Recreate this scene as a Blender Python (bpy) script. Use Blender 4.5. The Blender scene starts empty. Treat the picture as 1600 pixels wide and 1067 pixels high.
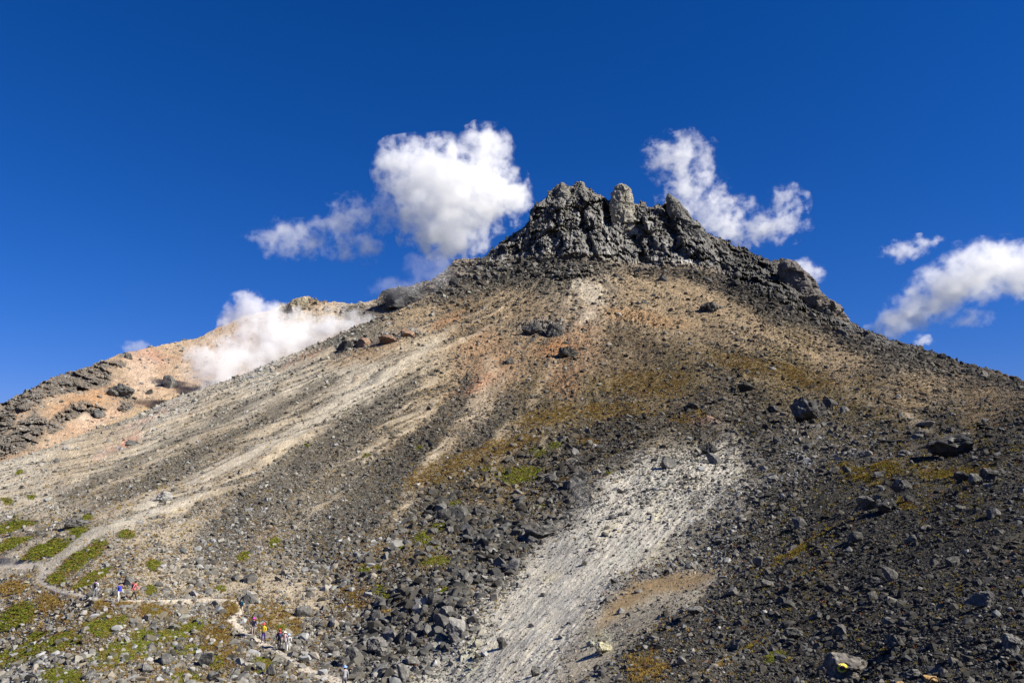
import bpy, bmesh, math, random
import numpy as np
from mathutils import Vector, Matrix

# ------------------------------------------------------------------ camera, world, sun, exposure
scene = bpy.context.scene
COL = scene.collection
FPX = 1244.0                     # focal length in pixels of a 1600 px wide frame
PITCH = math.radians(10.0)
cam_d = bpy.data.cameras.new('camera')
cam_d.sensor_width = 36.0
cam_d.lens = FPX / 1600.0 * 36.0
cam_d.clip_start = 0.1
cam_d.clip_end = 20000
cam = bpy.data.objects.new('camera', cam_d)
COL.objects.link(cam)
cam.location = (0, 0, 0)
cam.rotation_euler = (math.radians(90) + PITCH, 0, 0)
scene.camera = cam

SUN_EL = math.radians(40.0)
SUN_AZ = math.radians(109.0)      # measured from +Y (view direction) towards +X
SKY_SAT, SKY_GAIN = 2.08, (0.84, 0.57, 0.87)
world = bpy.data.worlds.new('World')
scene.world = world
world.use_nodes = True
wn, wl = world.node_tree.nodes, world.node_tree.links
wn.clear()
w_out = wn.new('ShaderNodeOutputWorld')
w_bg = wn.new('ShaderNodeBackground')
w_sky = wn.new('ShaderNodeTexSky')
w_sky.sky_type = 'NISHITA'
w_sky.sun_disc = False
w_sky.sun_elevation = SUN_EL
w_sky.sun_rotation = SUN_AZ
w_sky.altitude = 1800
w_sky.air_density = 0.9
w_sky.dust_density = 0.0
w_sky.ozone_density = 3.0
w_sky.air_density = 1.0
# the deep blue of thin mountain air through a polarising filter
SUN_DIR = Vector((math.sin(SUN_AZ) * math.cos(SUN_EL), math.cos(SUN_AZ) * math.cos(SUN_EL), math.sin(SUN_EL)))
def w_math(op, a, b=None, c=None):
    n = wn.new('ShaderNodeMath'); n.operation = op
    for i, v in enumerate((a, b, c)):
        if v is None: continue
        if isinstance(v, (int, float)): n.inputs[i].default_value = v
        else: wl.new(v, n.inputs[i])
    return n.outputs[0]
def w_vec(op, a, b):
    n = wn.new('ShaderNodeVectorMath'); n.operation = op
    for i, v in enumerate((a, b)):
        if isinstance(v, tuple): n.inputs[i].default_value = v
        else: wl.new(v, n.inputs[i])
    return n.outputs['Value'] if op == 'DOT_PRODUCT' else n.outputs[0]
w_lum = w_vec('DOT_PRODUCT', w_sky.outputs['Color'], (.25, .6, .15))
w_cmb = wn.new('ShaderNodeCombineXYZ')
for i in range(3): wl.new(w_math('MULTIPLY', w_lum, 1 - SKY_SAT), w_cmb.inputs[i])
w_sat = w_vec('ADD', w_vec('MULTIPLY', w_sky.outputs['Color'], (SKY_SAT,) * 3), w_cmb.outputs[0])
w_fin = w_vec('MULTIPLY', w_vec('MAXIMUM', w_sat, (0.0, 0.0, 0.0)), SKY_GAIN)
w_bg.inputs['Strength'].default_value = 0.0435
wl.new(w_fin, w_bg.inputs['Color'])
wl.new(w_bg.outputs['Background'], w_out.inputs['Surface'])

sun_d = bpy.data.lights.new('sun', 'SUN')
sun_d.energy = 5.0
sun_d.angle = math.radians(0.5)
sun_d.color = (1.0, 0.94, 0.83)
sun = bpy.data.objects.new('sun', sun_d)
COL.objects.link(sun)
sun.rotation_euler = SUN_DIR.to_track_quat('Z', 'Y').to_euler()

scene.view_settings.view_transform = 'Standard'
scene.view_settings.look = 'None'
scene.view_settings.gamma = 1.0
scene.view_settings.use_curve_mapping = False
scene.view_settings.exposure = 1.0
scene.render.engine = 'CYCLES'
cy = scene.cycles
cy.volume_bounces = 18
cy.max_bounces = 18
cy.diffuse_bounces = 2
cy.volume_max_steps = 256
cy.use_denoising = True
cy.use_adaptive_sampling = True
cy.adaptive_threshold = 0.015

rng = np.random.default_rng(7)
random.seed(7)

# ------------------------------------------------------------------ small numeric helpers
CP, SP = math.cos(PITCH), math.sin(PITCH)

def ray(px, py):
    """Direction whose forward (Y) component is one, for a spot seen at px, py."""
    u = (np.asarray(px, float) - 800.0) / FPX
    v = (533.5 - np.asarray(py, float)) / FPX
    y = CP - v * SP
    return np.stack([u / y, np.ones_like(y), (SP + v * CP) / y], -1)

def spot(px, py, d):
    return ray(px, py) * np.asarray(d, float)[..., None]

def project(P):
    fy = P[..., 1] * CP + P[..., 2] * SP
    up = -P[..., 1] * SP + P[..., 2] * CP
    return 800 + FPX * P[..., 0] / fy, 533.5 - FPX * up / fy

_G = rng.normal(size=(4096, 3)); _G /= np.linalg.norm(_G, axis=1)[:, None]
def _h(i, j, k, s):
    h = (i * 73856093) ^ (j * 19349663) ^ (k * 83492791) ^ (s * 2654435)
    h = (h ^ (h >> 13)) * 1274126177
    return (h ^ (h >> 16)) & 4095

def perlin(P, seed=0):
    P = np.asarray(P, float)
    i0 = np.floor(P).astype(np.int64)
    f = P - i0
    w = f * f * f * (f * (f * 6 - 15) + 10)
    out = 0
    for a in (0, 1):
        wa = w[:, 0] if a else 1 - w[:, 0]
        for b in (0, 1):
            wb = w[:, 1] if b else 1 - w[:, 1]
            for c in (0, 1):
                wc = w[:, 2] if c else 1 - w[:, 2]
                g = _G[_h(i0[:, 0] + a, i0[:, 1] + b, i0[:, 2] + c, seed)]
                dot = g[:, 0] * (f[:, 0] - a) + g[:, 1] * (f[:, 1] - b) + g[:, 2] * (f[:, 2] - c)
                out = out + wa * wb * wc * dot
    return out * 1.6

def fbm(P, octaves=4, seed=0, ridged=False, gain=0.5):
    s, a, tot = 0, 1.0, 0
    for o in range(octaves):
        n = perlin(P * 2.03 ** o + 17.3 * o, seed + o)
        if ridged:
            n = 1 - 2 * np.abs(n)
        s = s + a * n; tot += a; a *= gain
    return s / tot

def cells(P, seed=0):
    """Distances to the nearest and second nearest jittered cell point, and the id of the nearest."""
    i0 = np.floor(P).astype(np.int64)
    d1 = np.full(len(P), 9.0); d2 = np.full(len(P), 9.0); cid = np.zeros(len(P), np.int64)
    for a in (-1, 0, 1):
        for b in (-1, 0, 1):
            for c in (-1, 0, 1):
                q = i0 + (a, b, c)
                h = _h(q[:, 0], q[:, 1], q[:, 2], seed)
                pt = q + 0.5 + _G[h] * 0.45
                d = np.linalg.norm(P - pt, axis=1)
                nearer = d < d1
                d2 = np.where(nearer, d1, np.minimum(d2, d))
                cid = np.where(nearer, h, cid)
                d1 = np.where(nearer, d, d1)
    return d1, d2, cid

def facets(P, seed=0, tilt=1.0):
    """Broken, flat-faced blocks: height of a randomly tilted plane in each cell, and closeness to the joint between cells."""
    P = np.asarray(P, float)
    i0 = np.floor(P).astype(np.int64)
    d1 = np.full(len(P), 9.0); d2 = np.full(len(P), 9.0); hgt = np.zeros(len(P))
    for a in (-1, 0, 1):
        for b in (-1, 0, 1):
            for c in (-1, 0, 1):
                q = i0 + (a, b, c)
                h = _h(q[:, 0], q[:, 1], q[:, 2], seed)
                rel = P - (q + 0.5 + _G[h] * 0.45)
                d = np.linalg.norm(rel, axis=1)
                hh = (_G[(h * 7 + 13) & 4095] * rel).sum(1) * 1.7 * tilt + _G[(h * 3 + 5) & 4095, 0] * .55
                nearer = d < d1
                d2 = np.where(nearer, d1, np.minimum(d2, d))
                hgt = np.where(nearer, hh, hgt); d1 = np.where(nearer, d, d1)
    return hgt, smooth(.12, 0, d2 - d1)

def smooth(a, b, x):
    t = np.clip((x - a) / (b - a), 0, 1)
    return t * t * (3 - 2 * t)

def tps(ctrl, vals, reg=1e-4):
    X = np.asarray(ctrl, float); n = len(X)
    def K(r2):
        return np.where(r2 > 0, 0.5 * r2 * np.log(np.maximum(r2, 1e-12)), 0)
    A = np.zeros((n + 3, n + 3))
    r2 = ((X[:, None] - X[None]) ** 2).sum(-1)
    A[:n, :n] = K(r2) + reg * np.eye(n)
    A[:n, n] = 1; A[:n, n + 1:] = X; A[n, :n] = 1; A[n + 1:, :n] = X.T
    w = np.linalg.solve(A, np.concatenate([vals, np.zeros(3)]))
    def f(Q):
        out = np.empty(len(Q))
        for s in range(0, len(Q), 60000):
            q = Q[s:s + 60000]
            r2 = ((q[:, None] - X[None]) ** 2).sum(-1)
            out[s:s + 60000] = K(r2) @ w[:n] + w[n] + q @ w[n + 1:]
        return out
    return f

def poly_mask(px, py, poly, soft):
    """1 inside the outline, fading to 0 over `soft` either side of it."""
    poly = np.asarray(poly, float)
    out = np.zeros(len(px))
    m = (px > poly[:, 0].min() - soft) & (px < poly[:, 0].max() + soft) & (py > poly[:, 1].min() - soft) & (py < poly[:, 1].max() + soft)
    x, y = px[m], py[m]
    dmin = np.full(len(x), 1e9); ins = np.zeros(len(x), bool)
    for i in range(len(poly)):
        ax, ay = poly[i]; bx, by = poly[(i + 1) % len(poly)]
        ex, ey = bx - ax, by - ay
        t = np.clip(((x - ax) * ex + (y - ay) * ey) / (ex * ex + ey * ey + 1e-9), 0, 1)
        dmin = np.minimum(dmin, np.hypot(x - ax - t * ex, y - ay - t * ey))
        c = ((ay > y) != (by > y)) & (x < ex * (y - ay) / (ey if abs(ey) > 1e-9 else 1e-9) + ax)
        ins ^= c
    out[m] = smooth(-soft, soft, np.where(ins, dmin, -dmin))
    return out

def line_mask(px, py, line, w, soft):
    """1 within w of the line; w may be one width or one per point."""
    line = np.asarray(line, float)
    ws = np.full(len(line), float(w)) if np.isscalar(w) else np.asarray(w, float)
    out = np.zeros(len(px)); mw = ws.max() + soft
    m = (px > line[:, 0].min() - mw) & (px < line[:, 0].max() + mw) & (py > line[:, 1].min() - mw) & (py < line[:, 1].max() + mw)
    x, y = px[m], py[m]; best = np.full(len(x), -1e9)
    for i in range(len(line) - 1):
        ax, ay = line[i]; bx, by = line[i + 1]
        ex, ey = bx - ax, by - ay
        t = np.clip(((x - ax) * ex + (y - ay) * ey) / (ex * ex + ey * ey + 1e-9), 0, 1)
        best = np.maximum(best, ws[i] + t * (ws[i + 1] - ws[i]) - np.hypot(x - ax - t * ex, y - ay - t * ey))
    out[m] = smooth(-soft, soft, best)
    return out

def ell_mask(px, py, e, soft=0.35):
    cx, cy_, rx, ry = e[:4]
    a = math.radians(e[4] if len(e) > 4 else 0)
    x, y = px - cx, py - cy_
    u = (x * math.cos(a) + y * math.sin(a)) / rx
    v = (-x * math.sin(a) + y * math.cos(a)) / ry
    return smooth(1 + soft, 1 - soft, np.hypot(u, v))

# ------------------------------------------------------------------ survey of the land: px, py, distance ahead
SURVEY = [
 (1600,1067,11.8),(1300,1067,19.3),(1100,1067,27),(1000,1067,32),(900,1067,38.4),(800,1067,45.9),(700,1067,54),(535,1067,57),(300,1067,60),
 (0,1067,66),(830,950,66),(900,850,82.6),(1000,770,104.5),(1150,712,118.3),(700,900,78),(700,1000,63),(1500,900,28.4),(1300,900,40.6),
 (1100,900,57.6),(1400,750,65.4),(1500,700,78.4),(1250,645,152.9),(1600,640,109.1),(1200,800,75.1),(1600,800,37.3),(1600,900,23.9),(1600,715,57.5),
 (1050,960,48.2),(960,990,49),(1450,830,41.8),(1200,560,230),(1400,580,205),(1000,650,167.2),(1000,560,260),(1000,450,385),(850,700,148),
 (850,800,108),(850,600,225),(850,500,330),(850,420,420),(600,900,84),(600,800,110),(600,700,155),(600,600,225),(620,530,292),
 (400,850,98),(400,750,130),(400,650,205),(200,800,112),(200,730,160),(0,800,130),(0,870,104),(70,890,92),(150,937,77),
 (182,938,76),(377,962,75),(440,1012,68),(1000,415,430),(800,410,440),(1150,440,405),(1270,500,360),(1480,600,215),(0,722,185),
 (150,670,225),(300,612,270),(447,558,305),(556,509,335),(697,449,405),(769,392,450),(829,345,452),(880,290,468),(960,300,470),
 (1040,312,462),(1123,374,450),(1193,406,430),(1255,440,410),(1299,491,375),(1400,533,315),(1600,596,235),(1600,1250,5.5),(1200,1250,8.9),
 (800,1250,15),(400,1250,22),(0,1250,32),(1600,1500,3.1),(1200,1500,4.2),(800,1500,5.4),(400,1500,7.5),(0,1500,11),
]
SURVEY = np.array(SURVEY, float)
depth_fit = tps(SURVEY[:, :2] / 400.0, np.log(SURVEY[:, 2]), 2e-3)

SKYLINE = [(-900,1010),(-300,850),(0,722),(65,705),(100,690),(150,670),(200,655),(250,632),(300,612),(350,595),(400,577),(447,558),(494,538),(525,525),(556,509),(588,500),(619,486),(644,475),(663,466),(697,449),(722,437),(745,418),(758,404),(769,390),(786,377),(801,366),(820,354),(827,345),(829,330),(838,319),(847,311),(861,300),(872,292),(879,287),(885,291),(894,291),(907,285),(911,292),(924,300),(932,305),(945,309),(957,313),(985,314),(999,317),(1016,321),(1035,320),(1040,314),(1046,316),(1066,328),(1079,338),(1094,350),(1103,365),(1123,374),(1140,381),(1164,387),(1175,396),(1193,406),(1226,407),(1241,420),(1255,436),(1262,450),(1276,460),(1292,473),(1299,491),(1320,499),(1342,510),(1389,530),(1425,540),(1457,550),(1486,562),(1535,574),(1600,596),(1900,700),(2500,880)]
SKYLINE = np.array(SKYLINE, float)

CRAG = [(748,408),(769,385),(800,360),(825,330),(860,295),(905,278),(960,285),(1040,305),(1100,350),(1190,395),(1260,435),(1310,488),(1400,525),(1390,545),(1300,512),(1220,470),(1150,436),(1110,420),(1070,415),(1010,416),(950,408),(900,400),(850,400),(800,405),(770,418)]

# ------------------------------------------------------------------ mesh building
def mesh_from(name, V, F, mats, smooth_shade=False, mat_idx=None):
    me = bpy.data.meshes.new(name)
    V = np.asarray(V, np.float32); F = np.asarray(F, np.int32)
    n = F.shape[1]
    me.vertices.add(len(V)); me.vertices.foreach_set('co', V.ravel())
    me.loops.add(F.size); me.loops.foreach_set('vertex_index', F.ravel())
    me.polygons.add(len(F))
    me.polygons.foreach_set('loop_start', np.arange(0, F.size, n, dtype=np.int32))
    me.polygons.foreach_set('use_smooth', np.full(len(F), smooth_shade))
    for m in mats: me.materials.append(m)
    if mat_idx is not None: me.polygons.foreach_set('material_index', np.asarray(mat_idx, np.int32))
    me.update(calc_edges=True)
    return me

def link(name, me, parent=None, **props):
    o = bpy.data.objects.new(name, me)
    COL.objects.link(o)
    if parent is not None: o.parent = parent
    for k, v in props.items():
        if v is not None: o[k] = v
    return o

def set_col(me, rgb, name='Col'):
    a = me.color_attributes.new(name, 'FLOAT_COLOR', 'POINT')
    c = np.ones((len(rgb), 4), np.float32); c[:, :3] = rgb
    a.data.foreach_set('color', c.ravel())

# ------------------------------------------------------------------ materials
def new_mat(name):
    m = bpy.data.materials.new(name); m.use_nodes = True
    nt = m.node_tree; b = nt.nodes['Principled BSDF']
    b.inputs['Roughness'].default_value = 0.95
    b.inputs['Specular IOR Level'].default_value = 0.15
    return m, nt, b

def mixmul(nt, a, b):
    n = nt.nodes.new('ShaderNodeMix'); n.data_type = 'RGBA'; n.blend_type = 'MULTIPLY'
    n.inputs[0].default_value = 1.0
    nt.links.new(a, n.inputs[6]); nt.links.new(b, n.inputs[7])
    return n.outputs[2]

def noise_ramp(nt, scale, lo, hi, detail=4, coord='Object', p0=0.3, p1=0.7):
    tc = nt.nodes.new('ShaderNodeTexCoord')
    n = nt.nodes.new('ShaderNodeTexNoise'); n.inputs['Scale'].default_value = scale; n.inputs['Detail'].default_value = detail
    nt.links.new(tc.outputs[coord], n.inputs['Vector'])
    r = nt.nodes.new('ShaderNodeValToRGB')
    r.color_ramp.elements[0].position = p0; r.color_ramp.elements[1].position = p1
    r.color_ramp.elements[0].color = (*lo, 1) if len(lo) == 3 else lo
    r.color_ramp.elements[1].color = (*hi, 1) if len(hi) == 3 else hi
    nt.links.new(n.outputs['Fac'], r.inputs['Fac'])
    return r.outputs['Color'], n.outputs['Fac']

def ground_material():
    m, nt, b = new_mat('ground_rubble')
    at = nt.nodes.new('ShaderNodeAttribute'); at.attribute_name = 'Col'
    c1, _ = noise_ramp(nt, 0.35, (.82, .82, .82), (1.16, 1.15, 1.12), 6)
    c2, f2 = noise_ramp(nt, 5.0, (.7, .7, .7), (1.28, 1.27, 1.25), 5)
    out = mixmul(nt, mixmul(nt, at.outputs['Color'], c1), c2)
    nt.links.new(out, b.inputs['Base Color'])
    bp = nt.nodes.new('ShaderNodeBump'); bp.inputs['Strength'].default_value = 0.5; bp.inputs['Distance'].default_value = 0.05
    nt.links.new(f2, bp.inputs['Height']); nt.links.new(bp.outputs['Normal'], b.inputs['Normal'])
    return m

def tinted_material(name, instancer=True, var=(.72, 1.28), scale=2.2):
    m, nt, b = new_mat(name)
    at = nt.nodes.new('ShaderNodeAttribute'); at.attribute_name = 'tint'
    at.attribute_type = 'INSTANCER' if instancer else 'GEOMETRY'
    c, f = noise_ramp(nt, scale, (var[0],) * 3, (var[1],) * 3, 4)
    nt.links.new(mixmul(nt, at.outputs['Color'], c), b.inputs['Base Color'])
    return m

def boulder_material():
    m, nt, b = new_mat('weathered_rock')
    oi = nt.nodes.new('ShaderNodeObjectInfo')
    c1, f1 = noise_ramp(nt, 2.2, (.62, .62, .62), (1.3, 1.29, 1.26), 8)
    c2, f2 = noise_ramp(nt, 9.0, (.75, .75, .74), (1.25, 1.25, 1.24), 6)
    base = mixmul(nt, mixmul(nt, oi.outputs['Color'], c1), c2)
    # pale lichen and mineral crust
    c3, f3 = noise_ramp(nt, 4.5, (0, 0, 0), (1, 1, 1), 8, p0=0.56, p1=0.68)
    mx = nt.nodes.new('ShaderNodeMix'); mx.data_type = 'RGBA'
    ml = nt.nodes.new('ShaderNodeMath'); ml.operation = 'MULTIPLY'; ml.inputs[1].default_value = 0.32
    nt.links.new(c3, ml.inputs[0]); nt.links.new(ml.outputs[0], mx.inputs[0])
    nt.links.new(base, mx.inputs[6]); mx.inputs[7].default_value = (.34, .33, .29, 1)
    nt.links.new(mx.outputs[2], b.inputs['Base Color'])
    bp = nt.nodes.new('ShaderNodeBump'); bp.inputs['Strength'].default_value = 0.6; bp.inputs['Distance'].default_value = 0.08
    nt.links.new(f2, bp.inputs['Height']); nt.links.new(bp.outputs['Normal'], b.inputs['Normal'])
    return m

def flat_material(name, rgb, rough=0.85, var=0.15, scale=8):
    m, nt, b = new_mat(name)
    c, _ = noise_ramp(nt, scale, tuple(max(0, x * (1 - var)) for x in rgb), tuple(x * (1 + var) for x in rgb), 3)
    nt.links.new(c, b.inputs['Base Color']); b.inputs['Roughness'].default_value = rough
    return m

MAT_GROUND = ground_material()
MAT_RUBBLE = tinted_material('rubble_stone')
MAT_PLANT = tinted_material('plant_leaf', var=(.7, 1.3), scale=6)
MAT_BOULDER = boulder_material()

# ------------------------------------------------------------------ what the ground is made of, region by region
# px, py, colour, stone cover 0..1, stone size (px), stone tone, dry grass 0..1
SAND = (.39,.33,.245); PALE = (.50,.455,.37); WHITE = (.51,.48,.415); TAN = (.32,.24,.15); ORANGE = (.32,.205,.12)
DARK = (.076,.069,.056); GREY = (.150,.130,.096); OLIVE = (.165,.125,.06); BROWN = (.18,.13,.075); PINK = (.38,.31,.225)
REGION = [
 (20,750,PALE,.55,2.6,.17,.05),(150,690,PINK,.5,2.6,.2,0),(260,640,WHITE,.6,2.8,.22,0),(420,570,WHITE,.75,2.6,.24,0),(550,515,GREY,.8,2.6,.17,0),(640,485,TAN,.6,3,.14,.1),
 (300,680,SAND,.38,2.1,.13,.1),(150,760,SAND,.45,2.2,.14,.1),(60,830,SAND,.45,2.8,.15,.15),(450,620,SAND,.33,2.1,.13,.05),(560,580,PALE,.3,2.1,.14,.05),(480,690,SAND,.42,2.2,.11,.05),(350,740,SAND,.42,2.3,.12,.1),
 (250,800,SAND,.55,2.6,.15,.15),(380,830,BROWN,.95,2.9,.15,.2),(500,830,GREY,.97,2.9,.125,.15),(560,760,GREY,.9,2.4,.105,.1),(650,700,BROWN,.85,2.6,.09,.1),(700,620,TAN,.7,2.4,.1,.15),(640,560,SAND,.45,2.2,.11,.1),
 (760,560,ORANGE,.5,2.4,.11,.15),(740,650,PINK,.6,2.3,.1,.1),(800,480,TAN,.6,2.6,.11,.1),(720,470,BROWN,.7,2.8,.13,.05),(800,430,DARK,.9,3.4,.12,.0),(880,430,GREY,.8,3,.11,.02),(920,460,PINK,.5,2.4,.14,.02),
 (1000,455,TAN,.5,2.3,.1,.1),(1060,490,TAN,.5,2.3,.1,.15),(900,540,ORANGE,.6,2.4,.1,.15),(980,550,BROWN,.85,2.3,.085,.25),(850,640,OLIVE,.85,2.6,.09,.3),(920,620,OLIVE,.93,2.4,.085,.4),(1050,590,OLIVE,.92,2.4,.075,.45),
 (1150,520,TAN,.7,2.3,.085,.25),(1220,580,OLIVE,.9,2.4,.07,.45),(1320,560,TAN,.65,2.3,.085,.15),(1420,620,BROWN,.75,2.4,.09,.25),(1330,620,OLIVE,.9,2.4,.08,.4),(1540,630,BROWN,.85,2.4,.1,.25),(1200,450,DARK,.9,3,.07,.05),(1400,545,DARK,.85,2.6,.075,.1),(1550,600,BROWN,.75,2.4,.085,.1),
 (780,760,OLIVE,.95,4.4,.08,.7),(880,730,DARK,.97,4.8,.075,.2),(960,690,DARK,.95,3.6,.07,.25),(1080,650,DARK,.9,3.2,.065,.3),(1180,650,DARK,.9,3.6,.065,.2),(800,860,DARK,.99,6.8,.085,.25),(740,830,DARK,.99,6.5,.085,.35),(650,860,OLIVE,.97,5.5,.105,.5),(560,900,BROWN,.95,4.5,.12,.5),(600,1000,DARK,.99,7.2,.10,.08),(680,950,DARK,.99,7,.10,.15),(480,900,SAND,.8,3.6,.13,.15),(440,930,SAND,.6,3.6,.14,.2),
 (200,900,SAND,.62,3.2,.16,.3),(60,940,SAND,.5,3,.18,.5),(300,900,SAND,.85,4,.15,.2),(120,970,OLIVE,.85,4,.17,.6),(60,1050,GREY,.9,5,.17,.25),(250,1000,OLIVE,.9,5,.16,.4),(350,1040,OLIVE,.9,5,.15,.5),(420,1050,GREY,.9,5.5,.14,.4),(180,1050,OLIVE,.9,5.5,.17,.4),
 (740,1000,PALE,.7,4.5,.16,.0),(700,1050,WHITE,.6,4.5,.16,.0),(850,900,WHITE,.3,3,.2,0),(800,1000,WHITE,.4,3.5,.2,0),(1000,780,WHITE,.5,3.2,.13,0),(1130,740,WHITE,.5,3,.11,0),
 (1240,720,GREY,.97,4,.27,.1),(1330,695,GREY,.95,4.2,.2,.2),(1130,800,GREY,.93,3.8,.2,.1),(1190,770,GREY,.95,3.8,.2,.1),(1080,860,GREY,.92,3.8,.18,.05),(1200,780,DARK,.9,4,.1,.15),
 (1300,780,DARK,.85,3,.10,.15),(1400,800,DARK,.85,3,.09,.08),(1500,760,DARK,.85,3.2,.09,.25),(1250,870,DARK,.9,3.8,.09,.15),(1150,950,DARK,.9,4,.095,.08),(1050,1010,DARK,.9,4.2,.1,.12),(1350,900,DARK,.92,4,.095,.04),(1500,880,DARK,.85,3.2,.1,.04),(1580,780,DARK,.85,3.2,.095,.04),(1250,1000,DARK,.95,4.6,.1,.08),(1450,1000,DARK,.95,5,.105,.04),(1580,1000,DARK,.92,4.6,.11,.03),(1580,680,DARK,.85,4.5,.08,.2),(1450,670,DARK,.85,3.5,.08,.3),
 (800,1250,DARK,.9,6,.1,.1),(1400,1300,DARK,.9,6,.1,.05),(200,1250,GREY,.9,5,.15,.3),
]
RXY = np.array([r[:2] for r in REGION], float)
RVAL = np.array([[*r[2], *r[3:]] for r in REGION], float)

def region_fields(px, py):
    out = np.empty((len(px), RVAL.shape[1]))
    qx = px + 14 * fbm(np.stack([px / 60, py / 60, px * 0], -1), 3, 31)
    qy = py + 14 * fbm(np.stack([px / 60, py / 60, px * 0 + 5], -1), 3, 32)
    Q = np.stack([qx, qy], -1)
    for s in range(0, len(px), 60000):
        r2 = ((Q[s:s + 60000, None] - RXY[None]) ** 2).sum(-1)
        w = 1.0 / (r2 + 500.0) ** 2
        out[s:s + 60000] = (w / w.sum(1, keepdims=True)) @ RVAL
    return out

GULLY = [(1135,695),(1165,735),(1200,752),(1175,790),(1110,815),(1050,850),(1000,880),(965,905),(930,955),(890,1010),(860,1090),(690,1090),(720,1040),(760,985),(795,940),(812,895),(850,850),(900,812),(930,770),(975,735),(1040,712),(1090,700)]
BANK = [(1010,900),(1080,888),(1130,890),(1110,925),(1085,955),(1010,985),(950,1030),(905,1080),(860,1090),(890,1010),(940,945)]
BANK_TAN = [(990,905),(1040,893),(1120,890),(1090,918),(1020,925),(970,960),(930,985),(950,940)]
NEAR = [(1130,690),(1250,640),(1330,630),(1450,655),(1600,640),(2600,700),(2600,1700),(860,1700),(860,1090),(905,1080),(950,1030),(1010,985),(1085,955),(1110,925),(1130,890),(1080,888),(1010,900),(965,905),(1000,880),(1050,850),(1110,815),(1175,790),(1200,752),(1165,735)]
FOOTPATH = [(-60,885),(0,887),(62,883),(70,893),(61,907),(87,920),(120,928),(150,936),(185,940),(225,938),(275,935),(325,933),(368,936),(377,955),(360,968),(384,988),(404,1001),(428,1012),(450,1026),(466,1040),(495,1053),(535,1066),(580,1085)]
FOOTPATH_W = [4,5,6,7,7,6,5,3.4,3,2.6,2.4,2.4,3,5,7,7,6,5.5,6,6.5,7,8,8]
# pale chutes of loose sand running down the slope: line, half width, colour, strength
CHUTES = [
 ([(695,527),(640,562),(600,592)],[3,5,6],PALE,.9),
 ([(600,592),(540,630),(470,672),(380,715),(290,760)],[9,14,12,12,8],PALE,.75),
 ([(560,560),(470,605),(350,655),(230,705),(120,760),(0,815)],[8,10,9,9,10,9],PALE,.6),
 ([(680,625),(640,655),(590,705),(545,745),(500,790),(470,820)],[8,11,7,6,8,6],SAND,.9),
 ([(700,690),(665,740),(640,775),(610,810)],[6,8,7,7],SAND,.7),
 ([(885,535),(862,570),(842,610),(815,660),(790,700)],[4,6,7,6,5],PINK,.75),
 ([(760,560),(770,590),(745,620),(715,640)],[8,18,14,8],PINK,.7),
 ([(240,790),(200,820),(150,835),(90,860),(40,885),(-20,895)],[14,12,8,8,10,12],PALE,.95),
 ([(190,822),(145,850),(105,870),(75,890)],[6,8,9,9],PALE,.9),
 ([(330,770),(280,790),(240,800)],[7,10,12],PALE,.8),
 ([(1330,615),(1400,640),(1480,690)],[5,5,4],SAND,.7),
 ([(1040,440),(1110,470),(1200,520),(1280,560)],[12,16,10,6],TAN,.8),
 ([(900,440),(925,462),(935,480),(905,500)],[10,16,12,6],PALE,.7),
 ([(420,905),(480,930),(520,945)],[14,16,10],SAND,.8),
 ([(390,905),(350,918),(300,930)],[8,8,5],SAND,.85),
 ([(160,655),(110,690),(60,715),(0,740)],[8,8,10,10],PALE,.6),
 ([(290,655),(180,705),(90,750),(0,785)],[6,7,8,8],PINK,.55),
]
SHRUBS = [(73,863,42,9,-23),(130,872,42,10,-30),(88,903,16,8,-10),(145,898,32,7,-33),(25,815,35,9,-10),(20,852,28,9,-15),(137,814,9,5),(123,835,14,6,-20),(199,839,12,6,-20),
 (25,960,34,15,-20),(58,992,22,8,-20),(30,1022,38,16,-15),(165,978,34,14,-15),(95,1005,34,13,-15),(190,1018,58,18,-17),(285,982,40,12,-15),(220,985,22,8),(240,955,18,7),(290,1010,30,8,-10),(100,1058,36,10),(290,1055,24,8),(93,1047,10,6),(236,918,9,8,-30),(241,880,9,7,-25),(344,911,7,4),(380,865,10,5,-25),
 (408,1037,19,12,-15),(439,977,9,5),(338,1032,12,9),(570,889,10,6),(592,888,7,4),(592,920,11,8),(610,929,13,10),(662,840,14,12,-40),(680,876,26,8,-10),(691,819,18,6,-15),(625,851,6,4),(681,855,10,5),(430,845,10,6,-30),(694,920,8,6),
 (760,736,11,5),(812,743,38,13,-12),(840,709,13,5),(708,786,11,6,-20),(951,745,4,3),(865,700,10,4),(1211,1018,17,9,-30),(1172,1050,10,7),(50,772,8,3),(12,780,8,4),(32,742,5,3),(770,800,9,5),(845,795,8,4),(655,700,6,3),(575,712,5,3),(480,697,4,2)]
GRASSES = [(417,963,26,16),(460,978,11,12),(362,950,13,14),(358,1022,13,13),(1013,1050,26,16),(1122,1040,30,5,-35),(342,990,24,18,-20),(77,940,16,13),(160,948,14,7),(195,944,12,5),(243,952,24,9),(15,920,25,9),(1345,755,30,5),(1480,735,62,8),(1372,737,34,9),(1245,862,55,6,-35),(1415,795,14,4),(700,735,60,14,-15),(790,700,45,10,-15),(860,650,50,14,-10),(960,640,60,10),(1080,655,25,7,-15),(1010,600,60,18),(1150,565,50,16,15),(1250,590,50,14,15),(880,755,10,5),(840,775,10,5),(560,940,16,6),(545,925,14,6),(640,930,14,8),(600,960,14,7),(1330,735,30,8),(1180,1000,16,5,-30),(1262,905,25,4,-30),(920,690,14,6)]

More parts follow.
